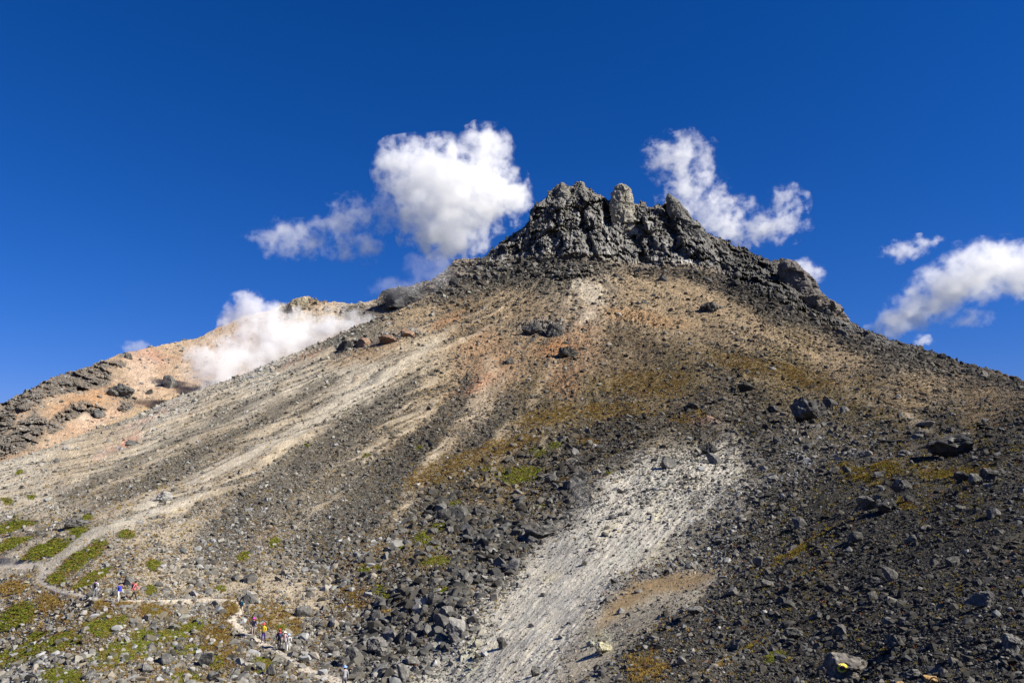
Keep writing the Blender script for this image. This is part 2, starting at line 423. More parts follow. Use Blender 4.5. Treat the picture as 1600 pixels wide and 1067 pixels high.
# ------------------------------------------------------------------ the main sheet of land, sampled evenly as seen from the path
cols = np.concatenate([np.linspace(-900, -60, 46)[:-1], np.arange(-60, 1660, 1.45), np.linspace(1660, 2500, 46)])
T1, T2, T3 = 400, 40, 26
def crest_py(x):
    base = np.interp(x, SKYLINE[:, 0], SKYLINE[:, 1])
    X = np.stack([x / 9, x * 0, x * 0], -1)
    jag = np.interp(x, [700, 770, 1250, 1330], [.35, 1, 1, .35])
    j = fbm(X, 3, 3) * 2.6 + perlin(X * 3.1, 8) * 1.8
    c = np.clip(np.floor(cells(np.stack([x / 11, x * 0 + .5, x * 0 + .5], -1), 4)[2] % 7) - 3, -3, 3) * 0.9
    return base, (j + c) * jag
crest0, crestj = crest_py(cols)
crest = crest0 + crestj
tfrac = np.concatenate([np.linspace(0, 1, T1)])
BOT = 1067 + 30.0
rows_py = [crest0 + (BOT - crest0) * t + crestj * math.exp(-(i / 9.0)) for i, t in enumerate(tfrac)]
rows_py += [np.full(len(cols), BOT + (1220 - BOT) * (k + 1) / T2) for k in range(T2)]
rows_py += [np.full(len(cols), 1220 + 280.0 * (k + 1) / T3) for k in range(T3)]
PYg = np.array(rows_py); PXg = np.broadcast_to(cols, PYg.shape).copy()
NR, NC = PYg.shape
px, py = PXg.ravel(), PYg.ravel()
dep = np.exp(depth_fit(np.stack([np.clip(px, -250, 1850), np.clip(py, -999, 1500)], -1) / 400.0))
P0 = spot(px, py, dep)
foot = np.abs(np.gradient(dep.reshape(NR, NC), axis=0)).ravel()          # how far apart neighbouring rows lie on the ground
foot = np.maximum(foot, 1.45 * dep / FPX)
foot_c = np.linalg.norm(np.gradient(P0.reshape(NR, NC, 3), axis=1), axis=-1).ravel()
fine = smooth(1.1, .4, foot_c)                                   # finest ribs only where the sheet is dense enough to carry them
rowfrac = np.repeat(np.arange(NR), NC).astype(float)
edge = smooth(0, 14, rowfrac)                                  # calmer right at the skyline
# --- relief
APEX = spot(np.array([900.]), np.array([345.]), np.array([470.]))[0]
dx, dy = P0[:, 0] - APEX[0], P0[:, 1] - APEX[1]
phi = np.arctan2(dx, -dy); rad = np.hypot(dx, dy)
warp = fbm(P0 / 40.0, 3, 11) * 0.05
ST = np.stack([(phi + warp) * 30, rad / 130.0, P0[:, 2] * 0], -1)
streak = fbm(ST, 3, 21)
ST2 = np.stack([(phi + warp * .6) * 85, rad / 60.0, P0[:, 2] * 0], -1)
streak2 = fbm(ST2, 3, 23)
ST3 = np.stack([(phi + warp * .5) * 210, rad / 32.0, P0[:, 2] * 0], -1)
streak3 = fbm(ST3, 3, 25)
mtn = smooth(70, 150, dep)
calm = smooth(7, 1, foot)
streak2 = streak2 * fine; streak3 = streak3 * fine
relief = (streak * fine + fbm(ST, 1, 21) * .7 * (1 - fine)) * 1.2 * mtn * smooth(9, 1, foot) + streak2 * 0.45 * mtn * calm
for wl_, amp in ((30, 1.5), (11, .62), (4.2, .28), (1.6, .12), (.6, .05), (.22, .02)):
    fade = smooth(3.0, 24.0, wl_ / foot) * smooth(0.9, 0.45, wl_ / (dep * 0.55 + 0.001))
    relief = relief + amp * fade * fbm(P0 / wl_, 2, int(wl_ * 10))
path_m = line_mask(px, py, FOOTPATH, np.array(FOOTPATH_W) * .78, 2.2)
relief = relief * (0.25 + 0.75 * edge) * (1 - 0.8 * path_m)
gully_m = poly_mask(px, py, GULLY, 18)
near_m = poly_mask(px, py, NEAR, 8)
# little ribs running down the near slope
rib = fbm(np.stack([(P0[:, 0] * .55 + P0[:, 1] * .2) / 9, (P0[:, 1] * .5 - P0[:, 0] * .25) / 2.4, P0[:, 2] * 0], -1), 3, 61)
relief = relief + gully_m * .10 * fbm(np.stack([(px + py) / 9, (px - py) / 60, px * 0], -1), 3, 54)
relief = relief + rib * .85 * near_m * smooth(10, 25, dep)
# gravel: each bit of ground a little higher or lower
relief = relief + rng.uniform(-1, 1, len(px)) * dep / FPX * 0.22 * np.clip(4 * dep / FPX / foot, .05, 1) * (1 - .6 * path_m) * (0.3 + .7 * edge)
P = P0.copy(); P[:, 2] += relief
# --- cliffs of the summit: blocks, clefts and ledges pushed out of and into the face
crag_m = poly_mask(px, py, CRAG, 9) * smooth(-2, 3, rowfrac)
ci = np.where(crag_m > 0.01)[0]
Q = P0[ci] * (1, 0.6, 1)
Qw = Q + np.stack([fbm(Q / 9, 3, 71), fbm(Q / 9, 3, 72), fbm(Q / 9, 3, 73)], -1) * 4.0
tilt = Qw.copy(); tilt[:, 0] = Qw[:, 0] - 0.25 * Qw[:, 2]
f1, j1 = facets(tilt / (15, 15, 24), 5); f2, j2 = facets(tilt / (6, 6, 9) + 3, 6); f3, j3 = facets(Qw / 2.6 + 9, 9); f4, j4 = facets(Qw / 1.2 + 2, 10)
butt = fbm(np.stack([(Q[:, 0] + Q[:, 2] * .15) / 22, Q[:, 1] / 40, Q[:, 2] / 60], -1), 3, 76, ridged=True)
slant = np.stack([Qw[:, 0] + .45 * Qw[:, 2], Qw[:, 1] * .5, (Qw[:, 2] - .45 * Qw[:, 0]) * .45], -1)
push = f1 * 3.4 + f2 * 2.2 + f3 * 1.5 + f4 * .7 + butt * 2.6 + fbm(slant / 14, 5, 79, ridged=True, gain=.55) * 4.2 + fbm(Q / 1.6, 3, 75) * .8
push -= j1 * 2.0 + j2 * 1.0 + j3 * .5
for pl_, dp in (([(944,312),(958,313),(957,352),(949,362),(943,345)],9),([(1034,322),(1042,322),(1062,372),(1070,405),(1058,398),(1042,350)],6),([(868,330),(876,328),(872,372),(862,392),(858,380)],5),([(905,330),(915,326),(918,360),(932,398),(920,396),(905,360)],6),([(985,360),(996,358),(1012,410),(1000,412)],5),([(1110,385),(1120,384),(1140,425),(1128,424)],4),([(1180,405),(1196,412),(1226,448),(1200,440)],5)):
    push -= poly_mask(px[ci] + 4 * fbm(Q / 5, 2, 78), py[ci], pl_, 3.5) * dp
P[ci] += -ray(px[ci], py[ci]) * (push * crag_m[ci] * 1.0)[:, None]
# outcrops on the upper flanks
OUTCROPS = [(850,511,42,12),(535,538,14,10),(567,532,13,8),(607,527,22,9),(640,520,16,9),(1190,440,55,25,25),(1240,470,60,14,30),(1330,515,60,10,25),(1410,548,40,8,22),(880,425,60,10),(1270,645,32,14)]
om = np.zeros(len(px))
for e in OUTCROPS: om = np.maximum(om, ell_mask(px, py, e, .5))
oi_ = np.where(om > .01)[0]
g1, h1 = facets(P0[oi_] / (4.5, 4.5, 3.5), 15); g2, h2 = facets(P0[oi_] / 1.7, 16)
P[oi_] += -ray(px[oi_], py[oi_]) * (om[oi_] * (2.0 + g1 * 2.2 + g2 * 1.0 - h1 * .8))[:, None] * (dep[oi_] / 300)[:, None]

# --- ground colour
fld = region_fields(px, py)
colr = fld[:, :3]; cover = fld[:, 3].copy(); ssize = fld[:, 4]; stone = fld[:, 5]; grass = fld[:, 6].copy()
def blend(m, c):
    global colr
    colr = colr * (1 - m)[:, None] + np.asarray(c)[None] * m[:, None]
w1 = 7 * fbm(np.stack([px / 22, py / 22, px * 0], -1), 3, 41); w2 = 7 * fbm(np.stack([px / 22, py / 22, px * 0 + 3], -1), 3, 42)
qx, qy = px + w1, py + w2
stk = streak * .5 + streak2 * .6 + streak3 * .7 * smooth(5, 2, foot)
band = smooth(.04, .26, stk) * mtn * (1 - gully_m) * (1 - near_m)
dband = smooth(-.04, -.28, stk) * mtn * (1 - gully_m) * (1 - near_m)
left_w = smooth(930, 600, px)
blend(band * (.25 + .6 * left_w), np.array(SAND) * 1.08); cover *= 1 - band * (.2 + .72 * left_w)
blend(dband * (.3 + .35 * left_w), np.array(GREY) * .8); cover = np.clip(cover + dband * (.25 + .3 * left_w), 0, 1)
for line, w, c, s in CHUTES:
    m = line_mask(qx, qy, line, w, 6) * s
    m = m * smooth(-.55, .3, streak2 * .6 + streak3 * .9 * smooth(9, 1, foot) + .35 * fbm(P0 / 3, 2, 77))
    blend(m, c); cover *= 1 - .7 * m; grass *= 1 - m
gm = poly_mask(qx + 10 * fbm(np.stack([px / 50, py / 50, px * 0 + 9], -1), 3, 56), qy, GULLY, 30) * smooth(-.6, .05, .25 - .55 * smooth(1000, 1160, px) + fbm(np.stack([(px + py) / 16, (px - py) / 70, px * 0], -1), 3, 51) + .35 * fbm(P0 / 2, 2, 52))
gtint = fbm(np.stack([(px + py) / 26, (px - py) / 90, px * 0], -1), 3, 53)
rill = fbm(np.stack([(px + py) / 9, (px - py) / 60, px * 0], -1), 3, 54)
gcol = np.array(WHITE)[None] * (1 + .14 * gtint + .16 * rill - .22 * smooth(.25, .6, fbm(P0 / 5, 3, 55)))[:, None] + np.stack([.03 * gtint, 0 * gtint, -.06 * smooth(0, .6, gtint)], -1)
colr = colr * (1 - gm)[:, None] + gcol * gm[:, None]
cover = cover * (1 - gm) + gm * np.interp(py, [700, 780, 850, 950, 1067], [.7, .55, .24, .15, .3]); grass *= 1 - gm
bm = poly_mask(qx, qy, BANK, 14) * .95; blend(bm, (.44, .385, .29)); cover = cover * (1 - bm) + .28 * bm; grass *= 1 - bm
bm = poly_mask(qx, qy, BANK_TAN, 10) * .85; blend(bm, (.33, .225, .11)); cover = cover * (1 - .5 * bm)
for line, w in (([(650,590),(570,655),(490,715),(410,780),(330,850)],[8,20,22,24,26]),([(520,590),(420,650),(300,722),(190,775)],[5,9,9,8]),([(430,612),(310,672),(200,728),(100,772)],[4,6,7,7]),([(735,600),(660,690),(580,780),(510,860)],[10,22,28,34]),([(800,620),(735,710),(670,800)],[8,20,26]),([(330,690),(230,745),(130,800),(40,850)],[5,8,9,8])):
    m = line_mask(qx, qy, line, w, 9) * smooth(-.5, .25, .25 + streak2 * .5 + streak3 * .8 * smooth(5, 2, foot)) * .8
    blend(m, (.105, .096, .08)); cover = np.clip(cover + .5 * m, 0, 1); stone = stone * (1 - .25 * m)
for e in [(940,1000,22,16),(735,1015,18,9,-60),(740,1040,20,8,-50)]:
    blend(ell_mask(qx, qy, e, .6) * .6, (.62, .60, .40))
for e, c in [((190,692,28,5,-25),(.45,.22,.16)),((165,705,20,8,-30),(.47,.33,.27)),((230,655,50,6,-25),(.46,.33,.26)),((700,500,30,8,-25),(.36,.20,.10)),((870,545,28,10),(.42,.19,.07)),((740,600,35,8,-20),(.38,.20,.12)),((1100,660,30,6),(.33,.20,.15)),((470,560,40,4,-22),(.42,.24,.14)),((880,600,26,24),(.34,.19,.10)),((1000,495,70,10,10),(.40,.24,.11)),((580,545,60,14,-20),(.36,.23,.12))]:
    blend(ell_mask(qx, qy, e, .7) * .7, c)
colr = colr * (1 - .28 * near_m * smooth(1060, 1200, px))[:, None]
cm = np.clip(np.maximum(crag_m, om * .8), 0, 1)
crag_c = .165 + .07 * fbm(P0 / 12, 3, 81) + .06 * fbm(P0 / 3, 3, 82)
pale_p = smooth(.05, .4, fbm(P0 / (10, 10, 16), 4, 83)) * poly_mask(px, py, [(800,400),(830,320),(880,330),(960,300),(1000,330),(1060,370),(1110,415),(1000,420)], 15)
crag_rgb = np.stack([crag_c * 1.02, crag_c, crag_c * .95], -1) * (1 + 1.0 * pale_p)[:, None]
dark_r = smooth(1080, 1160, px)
speck = smooth(.08, .4, fbm(P0 / 1.5, 3, 85)) * smooth(-.2, .3, fbm(P0 / 9, 2, 86))
crag_rgb *= (1 + .95 * speck)[:, None]
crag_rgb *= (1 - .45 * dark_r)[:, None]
crag_rgb = np.clip(crag_rgb * (.75 + .5 * smooth(-.4, .4, fbm(P0 / (5, 5, 9), 4, 84)))[:, None], .03, .5)
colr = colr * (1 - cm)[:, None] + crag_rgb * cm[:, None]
cover *= 1 - .75 * crag_m; grass *= 1 - crag_m
for pl_, st in (([(1085,418),(1140,425),(1200,440),(1290,488),(1420,540),(1600,592),(1600,612),(1450,580),(1330,545),(1230,500),(1150,462),(1090,440)],.85),([(640,478),(700,440),(755,402),(830,398),(950,408),(1080,418),(1090,440),(960,425),(880,425),(830,440),(760,450),(700,470)],.75)):
    m = poly_mask(qx, qy, pl_, 14) * st * smooth(-.6, .1, .2 + fbm(P0 / 7, 3, 181)) * (1 - cm)
    blend(m, (.085, .08, .074)); cover = np.clip(cover + .6 * m, 0, 1); ssize = ssize + m * 1.0; stone = stone * (1 - .25 * m); grass *= 1 - .7 * m
sh = np.zeros(len(px)); gr = np.zeros(len(px))
for e in SHRUBS: sh = np.maximum(sh, ell_mask(qx, qy, e, .55))
sh = sh * smooth(-.55, .05, fbm(P0 / (1.4, 1.4, .8), 3, 154) + .25)
for e in GRASSES: gr = np.maximum(gr, ell_mask(qx, qy, e, .6))
gr *= 1 - gm
blend(sh * .75, (.055, .07, .015)); blend(np.clip(gr + grass * .4, 0, 1) * .5, (.19, .13, .05))
cover *= 1 - .55 * sh; cover *= 1 - .3 * gr
path_m2 = path_m * smooth(-.8, -.1, .45 + fbm(P0 / 1.2, 3, 171))
blend(path_m2 * .95, (.56, .50, .415)); cover *= 1 - .8 * path_m2; sh *= 1 - path_m; gr *= 1 - path_m; grass *= 1 - path_m
grain = np.exp(rng.normal(0, .16, len(px)) + .22 * fbm(P0 / (dep[:, None] * .012), 2, 91))
colr = np.clip(colr * grain[:, None] * .70, .012, .55)

# back of the mountain and the ground behind the viewer
extra_P, extra_C = [], []
top = P[:NC]
for back, down in ((4, .4), (12, 5), (35, 24), (90, 75), (220, 200)):
    e = top + (ray(cols, crest) * (1, 1, 0)) * back; e[:, 2] = top[:, 2] - down * np.interp(cols, [-900, 0, 2500], [.8, 1, 1])
    extra_P.append(e); extra_C.append(colr[:NC])
back_rows = extra_P[::-1]; back_cols = extra_C[::-1]
last = P[-NC:]
behind = np.stack([last[:, 0] * 7, np.full(NC, -25.0), np.minimum(-2.2, -2.2 + last[:, 0] * 1.2)], -1)
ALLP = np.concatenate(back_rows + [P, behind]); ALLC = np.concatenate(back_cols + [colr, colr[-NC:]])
NB = len(back_rows)
r_, c_ = np.meshgrid(np.arange(NR + NB), np.arange(NC - 1), indexing='ij')
i0 = (r_ * NC + c_).ravel()
quads = np.stack([i0, i0 + 1, i0 + NC + 1, i0 + NC], -1)[:, ::-1]
kind = np.zeros((NR + NB + 1, NC), int)
kg = kind[NB:NB + NR]
kg[crag_m.reshape(NR, NC) > .5] = 4
kg[poly_mask(px, py, GULLY + [], 1).reshape(NR, NC) > .5] = 2
kg[poly_mask(px, py, NEAR, 1).reshape(NR, NC) > .5] = 1
kg[(py.reshape(NR, NC) > 1110) & (px.reshape(NR, NC) > 700)] = 1
kg[path_m.reshape(NR, NC) > .5] = 3
kind[-1] = kg[-1]
fk = kind[:-1, :-1].ravel()
def sub_mesh(name, sel, **props):
    q = quads[sel]; u, inv = np.unique(q, return_inverse=True)
    me = mesh_from(name, ALLP[u], inv.reshape(q.shape), [MAT_GROUND])
    set_col(me, ALLC[u])
    return link(name, me, None, kind='structure', **props)
sub_mesh('mountain', fk == 0, label='steep volcanic mountain of tan sand and dark rubble under a craggy summit')
sub_mesh('rubble_slope', fk == 1, label='near slope of blackish stone rubble beside the white gully')
sub_mesh('gully', fk == 2, label='white gully of pale scree running down between dark slopes')
sub_mesh('summit_crag', fk == 4, label='jagged fractured rock crag crowning the mountain')
sub_mesh('path', fk == 3, label='pale trodden footpath winding across the lower slope')

def at(x, y):
    """Point of the land seen at px, py."""
    c = int(np.clip(np.searchsorted(cols, x), 1, NC - 1))
    c = c if abs(cols[c] - x) < abs(cols[c - 1] - x) else c - 1
    pr = PYg[:, c]
    r = int(np.clip(np.searchsorted(pr, y), 0, NR - 1))
    return Vector(P[r * NC + c])

# ------------------------------------------------------------------ far crater ridge beyond the steam
RIDGE = np.array([(-900,900),(-300,720),(-100,660),(0,632),(20,622),(50,607),(80,590),(110,580),(140,572),(165,562),(190,552),(230,543),(270,536),(310,528),(340,512),(380,494),(425,484),(432,480),(445,475),(457,472),(470,467),(478,464),(488,466),(500,470),(512,472),(526,471),(545,474),(560,474),(575,471),(590,467),(596,457),(610,451),(640,447),(663,441),(680,435),(691,427),(700,416),(712,407),(722,405),(741,403),(754,404),(768,395),(800,395)], float)
RS = np.array([(0,632,262),(0,720,225),(100,583,300),(100,680,255),(200,550,345),(200,640,295),(300,530,390),(300,600,330),(440,478,440),(440,550,370),(540,474,455),(540,505,400),(590,468,455),(640,450,440),(640,475,428),(700,418,455),(700,445,440),(760,402,465),(-200,690,225),(-200,760,200),(820,400,470)], float)
rfit = tps(RS[:, :2] / 400, np.log(RS[:, 2]), 1e-2)
rcols = np.concatenate([np.linspace(-900, -40, 30)[:-1], np.arange(-40, 800, 1.6)])
RR = 130
rcrest = np.interp(rcols, RIDGE[:, 0], RIDGE[:, 1])
jag2 = np.interp(rcols, [0, 150, 180, 420, 440, 520, 580, 600], [1, .8, .4, .3, 1, .9, .2, 1])
rcrest = rcrest + (fbm(np.stack([rcols / 7, rcols * 0, rcols * 0], -1), 3, 105) * 3.5 + (cells(np.stack([rcols / 8, rcols * 0, rcols * 0], -1), 14)[2] % 5 - 2) * .7) * jag2
rbot = np.maximum(crest_py(rcols)[0] + 45, rcrest + 60)
RPY = np.array([rcrest + (rbot - rcrest) * t for t in np.linspace(0, 1, RR)]); RPX = np.broadcast_to(rcols, RPY.shape).copy()
rx, ry = RPX.ravel(), RPY.ravel(); RN = len(rcols)
rd = np.exp(rfit(np.stack([np.clip(rx, -250, 830), ry], -1) / 400))
R0 = spot(rx, ry, rd)
rrow = np.repeat(np.arange(RR), RN).astype(float); redge = smooth(0, 8, rrow)
rq = rx + 9 * fbm(np.stack([rx / 25, ry / 25, rx * 0], -1), 3, 111); rw = ry + 9 * fbm(np.stack([rx / 25, ry / 25, rx * 0 + 4], -1), 3, 112)
DARKROCK = [[(-900,900),(-300,700),(0,625),(50,600),(110,575),(160,560),(178,575),(172,600),(120,612),(70,622),(30,650),(0,690),(-300,800)],[(20,665),(55,640),(75,660),(60,690),(0,720),(-40,720)],[(428,478),(478,460),(520,470),(500,478),(470,490),(435,505)],[(588,462),(600,448),(663,440),(700,410),(760,398),(790,400),(700,470),(590,482)],[(535,478),(590,475),(640,480),(600,520),(540,515)]]
rk = np.zeros(len(rx))
for pl in DARKROCK: rk = np.maximum(rk, poly_mask(rq, rw, pl, 6))
for e in [(185,612,20,10),(195,555,8,5),(150,642,16,9),(185,570,14,6),(200,630,10,14,60),(120,640,26,10,-20),(90,660,22,10,-30)]: rk = np.maximum(rk, ell_mask(rq * .6 + rx * .4, rw * .6 + ry * .4, e, .35))
rk = rk * smooth(-.6, .1, .1 + fbm(R0 / 6, 4, 129))
rk_rock = rk.copy(); rk_rock[(rx > 535) & (rx < 600) & (ry > 480)] *= .2
k1, k2 = facets(R0 / (9, 9, 7), 25); k3, k4 = facets(R0 / (3.4, 3.4, 2.8), 26); k5, k6 = facets(R0 / 1.5, 27)
RP = R0.copy()
RP[:, 2] += (fbm(R0 / 20, 3, 115) * 1.6 + fbm(R0 / 5, 2, 116) * .5) * (.2 + .8 * redge) + rng.uniform(-1, 1, len(rx)) * .15
RP += -ray(rx, ry) * (rk_rock * (k1 * 2.6 + k3 * 1.0 + k5 * .45 + 1.2 - k2 * .6 - k4 * .25 + fbm(R0 / 2, 3, 128) * .7))[:, None]
rcol = np.array([.44, .33, .235])[None] * np.ones((len(rx), 1))
def rblend(m, c):
    global rcol
    rcol = rcol * (1 - m)[:, None] + np.asarray(c)[None] * m[:, None]
rblend(smooth(0, .5, fbm(R0 / 22, 3, 121)), (.50, .41, .32)); rblend(smooth(-.2, .5, fbm(R0 / 30, 3, 130)) * .5, (.30, .215, .145)); rblend(smooth(0, .45, fbm(R0 / 14, 3, 122)) * .65, (.33, .20, .125)); rblend(smooth(.0, .4, fbm(R0 / 7, 3, 127)) * .55 * smooth(300, 180, rx), (.2, .165, .12))
for e, c in [((135,625,60,14,-20),(.42,.24,.12)),((230,555,30,12,20),(.38,.2,.14)),((150,655,60,10,-25),(.5,.34,.24)),((470,500,80,20),(.5,.44,.35)),((560,480,50,10),(.52,.46,.37)),((220,580,20,30),(.5,.38,.3)),((200,655,80,8,-25),(.38,.28,.17)),((30,640,30,8,-25),(.42,.27,.16))]:
    rblend(ell_mask(rq, rw, e, .7) * .7, c)
rblend(np.maximum(poly_mask(rq, rw, DARKROCK[0], 26), poly_mask(rq, rw, DARKROCK[1], 26)) * .7, (.20, .155, .115))
rc = np.clip(.165 + .09 * fbm(R0 / 5, 3, 123), .04, .4)
rrgb = np.stack([rc * 1.14, rc * .98, rc * .82], -1)
tanrock = ell_mask(rx, ry, (470,485,50,25), .3)[:, None]; rrgb = rrgb * (1 - tanrock) + tanrock * rrgb * np.array([2.1, 1.8, 1.35])[None]
rcol = rcol * (1 - rk)[:, None] + rrgb * rk[:, None]
rcol = np.clip(.68 * rcol * np.exp(rng.normal(0, .12, len(rx)) + .2 * fbm(R0 / 2.5, 2, 124))[:, None], .015, .7)
rb = []
for back, down in ((4, .4), (14, 8), (60, 50), (160, 150)):
    e = RP[:RN] + ray(rcols, rcrest) * (1, 1, 0) * back; e[:, 2] = RP[:RN, 2] - down; rb.append(e)
RALL = np.concatenate(rb[::-1] + [RP]); RC = np.concatenate([rcol[:RN]] * 4 + [rcol])
r_, c_ = np.meshgrid(np.arange(RR + 3), np.arange(RN - 1), indexing='ij'); i0 = (r_ * RN + c_).ravel()
me = mesh_from('crater_ridge', RALL, np.stack([i0 + RN, i0 + RN + 1, i0 + 1, i0], -1), [MAT_GROUND]); set_col(me, RC)
link('crater_ridge', me, None, kind='structure', label='pinkish crater ridge with dark rock bands behind the white steam')
RGRID = (RP.reshape(RR, RN, 3), rk.reshape(RR, RN))
def at_ridge(x, y):
    c = int(np.clip(np.searchsorted(rcols, x), 0, RN - 1)); r = int(np.clip(np.searchsorted(RPY[:, c], y), 0, RR - 1))
    return Vector(RGRID[0][r, c])

# ground far beyond the slopes, out to the horizon
gv = [(-9000, -6000, -230), (9000, -6000, -230), (9000, 9000, -230), (-9000, 9000, -230)]
me = mesh_from('ground', gv, [(0, 1, 2, 3)], [MAT_GROUND]); set_col(me, np.tile([[.06, .07, .04]], (4, 1)))
link('ground', me, None, kind='structure', label='low land far below the mountain')

# ------------------------------------------------------------------ stones
def stone_mesh(name, seed, n=15, mat=None):
    r = random.Random(seed); bmm = bmesh.new()
    for _ in range(n):
        v = Vector((r.gauss(0, 1), r.gauss(0, 1), r.gauss(0, 1))).normalized() * r.uniform(.8, 1)
        bmm.verts.new((v.x * .56, v.y * .47, v.z * .40))
    res = bmesh.ops.convex_hull(bmm, input=bmm.verts)
    bmesh.ops.delete(bmm, geom=list({e for e in res['geom_interior'] + res['geom_unused'] if isinstance(e, bmesh.types.BMVert)}), context='VERTS')
    me = bpy.data.meshes.new(name); bmm.to_mesh(me); bmm.free()
    me.materials.append(mat); return me

def rock_mesh(name, seed, sub=3, cuts=11, rough=.05, squash=(1, .9, .8), mat=None, broken=False):
    """Angular rock about one unit across, its lowest point at z = 0."""
    r = random.Random(seed); bmm = bmesh.new()
    bmesh.ops.create_icosphere(bmm, subdivisions=sub, radius=1)
    V = np.array([v.co for v in bmm.verts])
    for _ in range(cuts):
        n = np.array([r.gauss(0, 1), r.gauss(0, 1), r.gauss(0, .8)]); n /= np.linalg.norm(n)
        h = r.uniform(.42, .82); k = np.maximum(0, V @ n - h); V = V - k[:, None] * n[None]
    V = V * np.array(squash)
    nn = V / (np.linalg.norm(V, axis=1)[:, None] + 1e-6)
    V = V + nn * (fbm(V * 2.2 + seed, 3, seed) * rough * 1.6 + fbm(V * 6 + seed, 2, seed + 5) * rough * .7)[:, None]
    if broken:
        a_, b_ = facets(V * 2.4 + seed, seed); c_, d_ = facets(V * 5.5 + seed, seed + 1)
        V = V + nn * (a_ * .05 - b_ * .025 + c_ * .025 - d_ * .012)[:, None]
    V -= (V.max(0) + V.min(0)) / 2; V /= np.ptp(V, axis=0)[0]; V[:, 2] -= V[:, 2].min()
    for v, c in zip(bmm.verts, V): v.co = c
    me = bpy.data.meshes.new(name); bmm.to_mesh(me); bmm.free(); me.materials.append(mat)
    me['h'] = float(np.ptp(V, axis=0)[2]); me['d'] = float(np.ptp(V, axis=0)[1])
    return me

def scatter(name, pts, rot, scl, idx, tint, protos, label, mat):
    """One uncounted mass: a point cloud that carries a stone or tuft at each point."""
    coll = bpy.data.collections.new(name + '_kinds')
    for i, me_ in enumerate(protos):
        coll.objects.link(bpy.data.objects.new(name + '_kind_%02d' % i, me_))
    me = bpy.data.meshes.new(name)
    me.vertices.add(len(pts)); me.vertices.foreach_set('co', np.asarray(pts, np.float32).ravel())
    for nm, tp, val in (('rot', 'FLOAT_VECTOR', rot), ('scl', 'FLOAT_VECTOR', scl)):
        a = me.attributes.new(nm, tp, 'POINT'); a.data.foreach_set('vector', np.asarray(val, np.float32).ravel())
    a = me.attributes.new('idx', 'INT', 'POINT'); a.data.foreach_set('value', np.asarray(idx, np.int32))
    a = me.attributes.new('tint', 'FLOAT_COLOR', 'POINT'); c = np.ones((len(pts), 4), np.float32); c[:, :3] = np.asarray(tint) * (.84 if mat is MAT_PLANT else 1)
    a.data.foreach_set('color', c.ravel())
    me.materials.append(mat)
    o = link(name, me, None, kind='stuff', label=label)
    ng = bpy.data.node_groups.new(name + '_nodes', 'GeometryNodeTree')
    ng.interface.new_socket('Geometry', in_out='INPUT', socket_type='NodeSocketGeometry')
    ng.interface.new_socket('Geometry', in_out='OUTPUT', socket_type='NodeSocketGeometry')
    N, L = ng.nodes, ng.links
    gi, go = N.new('NodeGroupInput'), N.new('NodeGroupOutput')
    mp = N.new('GeometryNodeMeshToPoints'); ip = N.new('GeometryNodeInstanceOnPoints'); cinf = N.new('GeometryNodeCollectionInfo')
    cinf.inputs['Collection'].default_value = coll; cinf.inputs['Separate Children'].default_value = True; cinf.inputs['Reset Children'].default_value = True
    def attr(nm, tp):
        n = N.new('GeometryNodeInputNamedAttribute'); n.data_type = tp; n.inputs['Name'].default_value = nm
        return n.outputs[0]
    e2r = N.new('FunctionNodeEulerToRotation')
    L.new(attr('rot', 'FLOAT_VECTOR'), e2r.inputs[0])
    L.new(gi.outputs[0], mp.inputs['Mesh']); L.new(mp.outputs[0], ip.inputs['Points']); L.new(cinf.outputs[0], ip.inputs['Instance'])
    ip.inputs['Pick Instance'].default_value = True
    L.new(attr('idx', 'INT'), ip.inputs['Instance Index']); L.new(e2r.outputs[0], ip.inputs['Rotation']); L.new(attr('scl', 'FLOAT_VECTOR'), ip.inputs['Scale'])
    L.new(ip.outputs[0], go.inputs[0])
    md = o.modifiers.new('scatter', 'NODES'); md.node_group = ng
    return o

STONES = [stone_mesh('stone_%02d' % i, 100 + i, 11 + i % 6, MAT_RUBBLE) for i in range(16)]
inview = (px > -40) & (px < 1640) & (py < 1120)
def sample(weight, n):
    w = np.where(inview, weight, 0).cumsum()
    k = np.searchsorted(w, rng.uniform(0, w[-1], n))
    return np.clip(k, 0, len(px) - 1)
def jitter(k):
    return P[k] + (np.stack([rng.uniform(-.75, .75, len(k)), rng.uniform(-.75, .75, len(k)) * 1.5, np.zeros(len(k))], -1) * (dep[k] / FPX * 1.5)[:, None])

cellw = np.gradient(PYg, axis=0).ravel() / 1.5
clump = np.exp(1.1 * fbm(P0 / (dep[:, None] * .03 + .2), 3, 131))
NRUB = 450000
wgt = (cover ** 1.8) * cellw * clump / (ssize / 3.0) ** 1.1
k = sample(wgt, NRUB)
u = rng.uniform(0, 1, NRUB)
s_px = ssize[k] * np.clip(.46 * u ** -.37, .42, 3.5)
s_w = s_px * dep[k] / FPX
pts = jitter(k); pts[:, 2] += s_w * .06
rot = np.stack([rng.normal(0, .35, NRUB), rng.normal(0, .35, NRUB), rng.uniform(0, 6.28, NRUB)], -1)
scl = s_w[:, None] * np.exp(rng.normal(0, .2, (NRUB, 3))) * 1.12
tone = stone[k] * 1.15 * np.exp(rng.normal(0, .6, NRUB))
hue = rng.normal(0, .035, NRUB)
warm = smooth(90, 160, dep[k])
tone = tone * .76 * (1 - .26 * smooth(520, 720, px[k]) - .24 * smooth(1080, 1250, px[k]) * smooth(170, 110, dep[k]))
tint = np.stack([tone * (1.04 + .05 * warm + hue), tone, tone * (.91 - .08 * warm - hue)], -1)
mixc = np.where(rng.uniform(0, 1, NRUB) < .22, .6, .06)[:, None]
tint = np.clip(tint * (1 - mixc) + colr[k] * mixc, .015, .27)
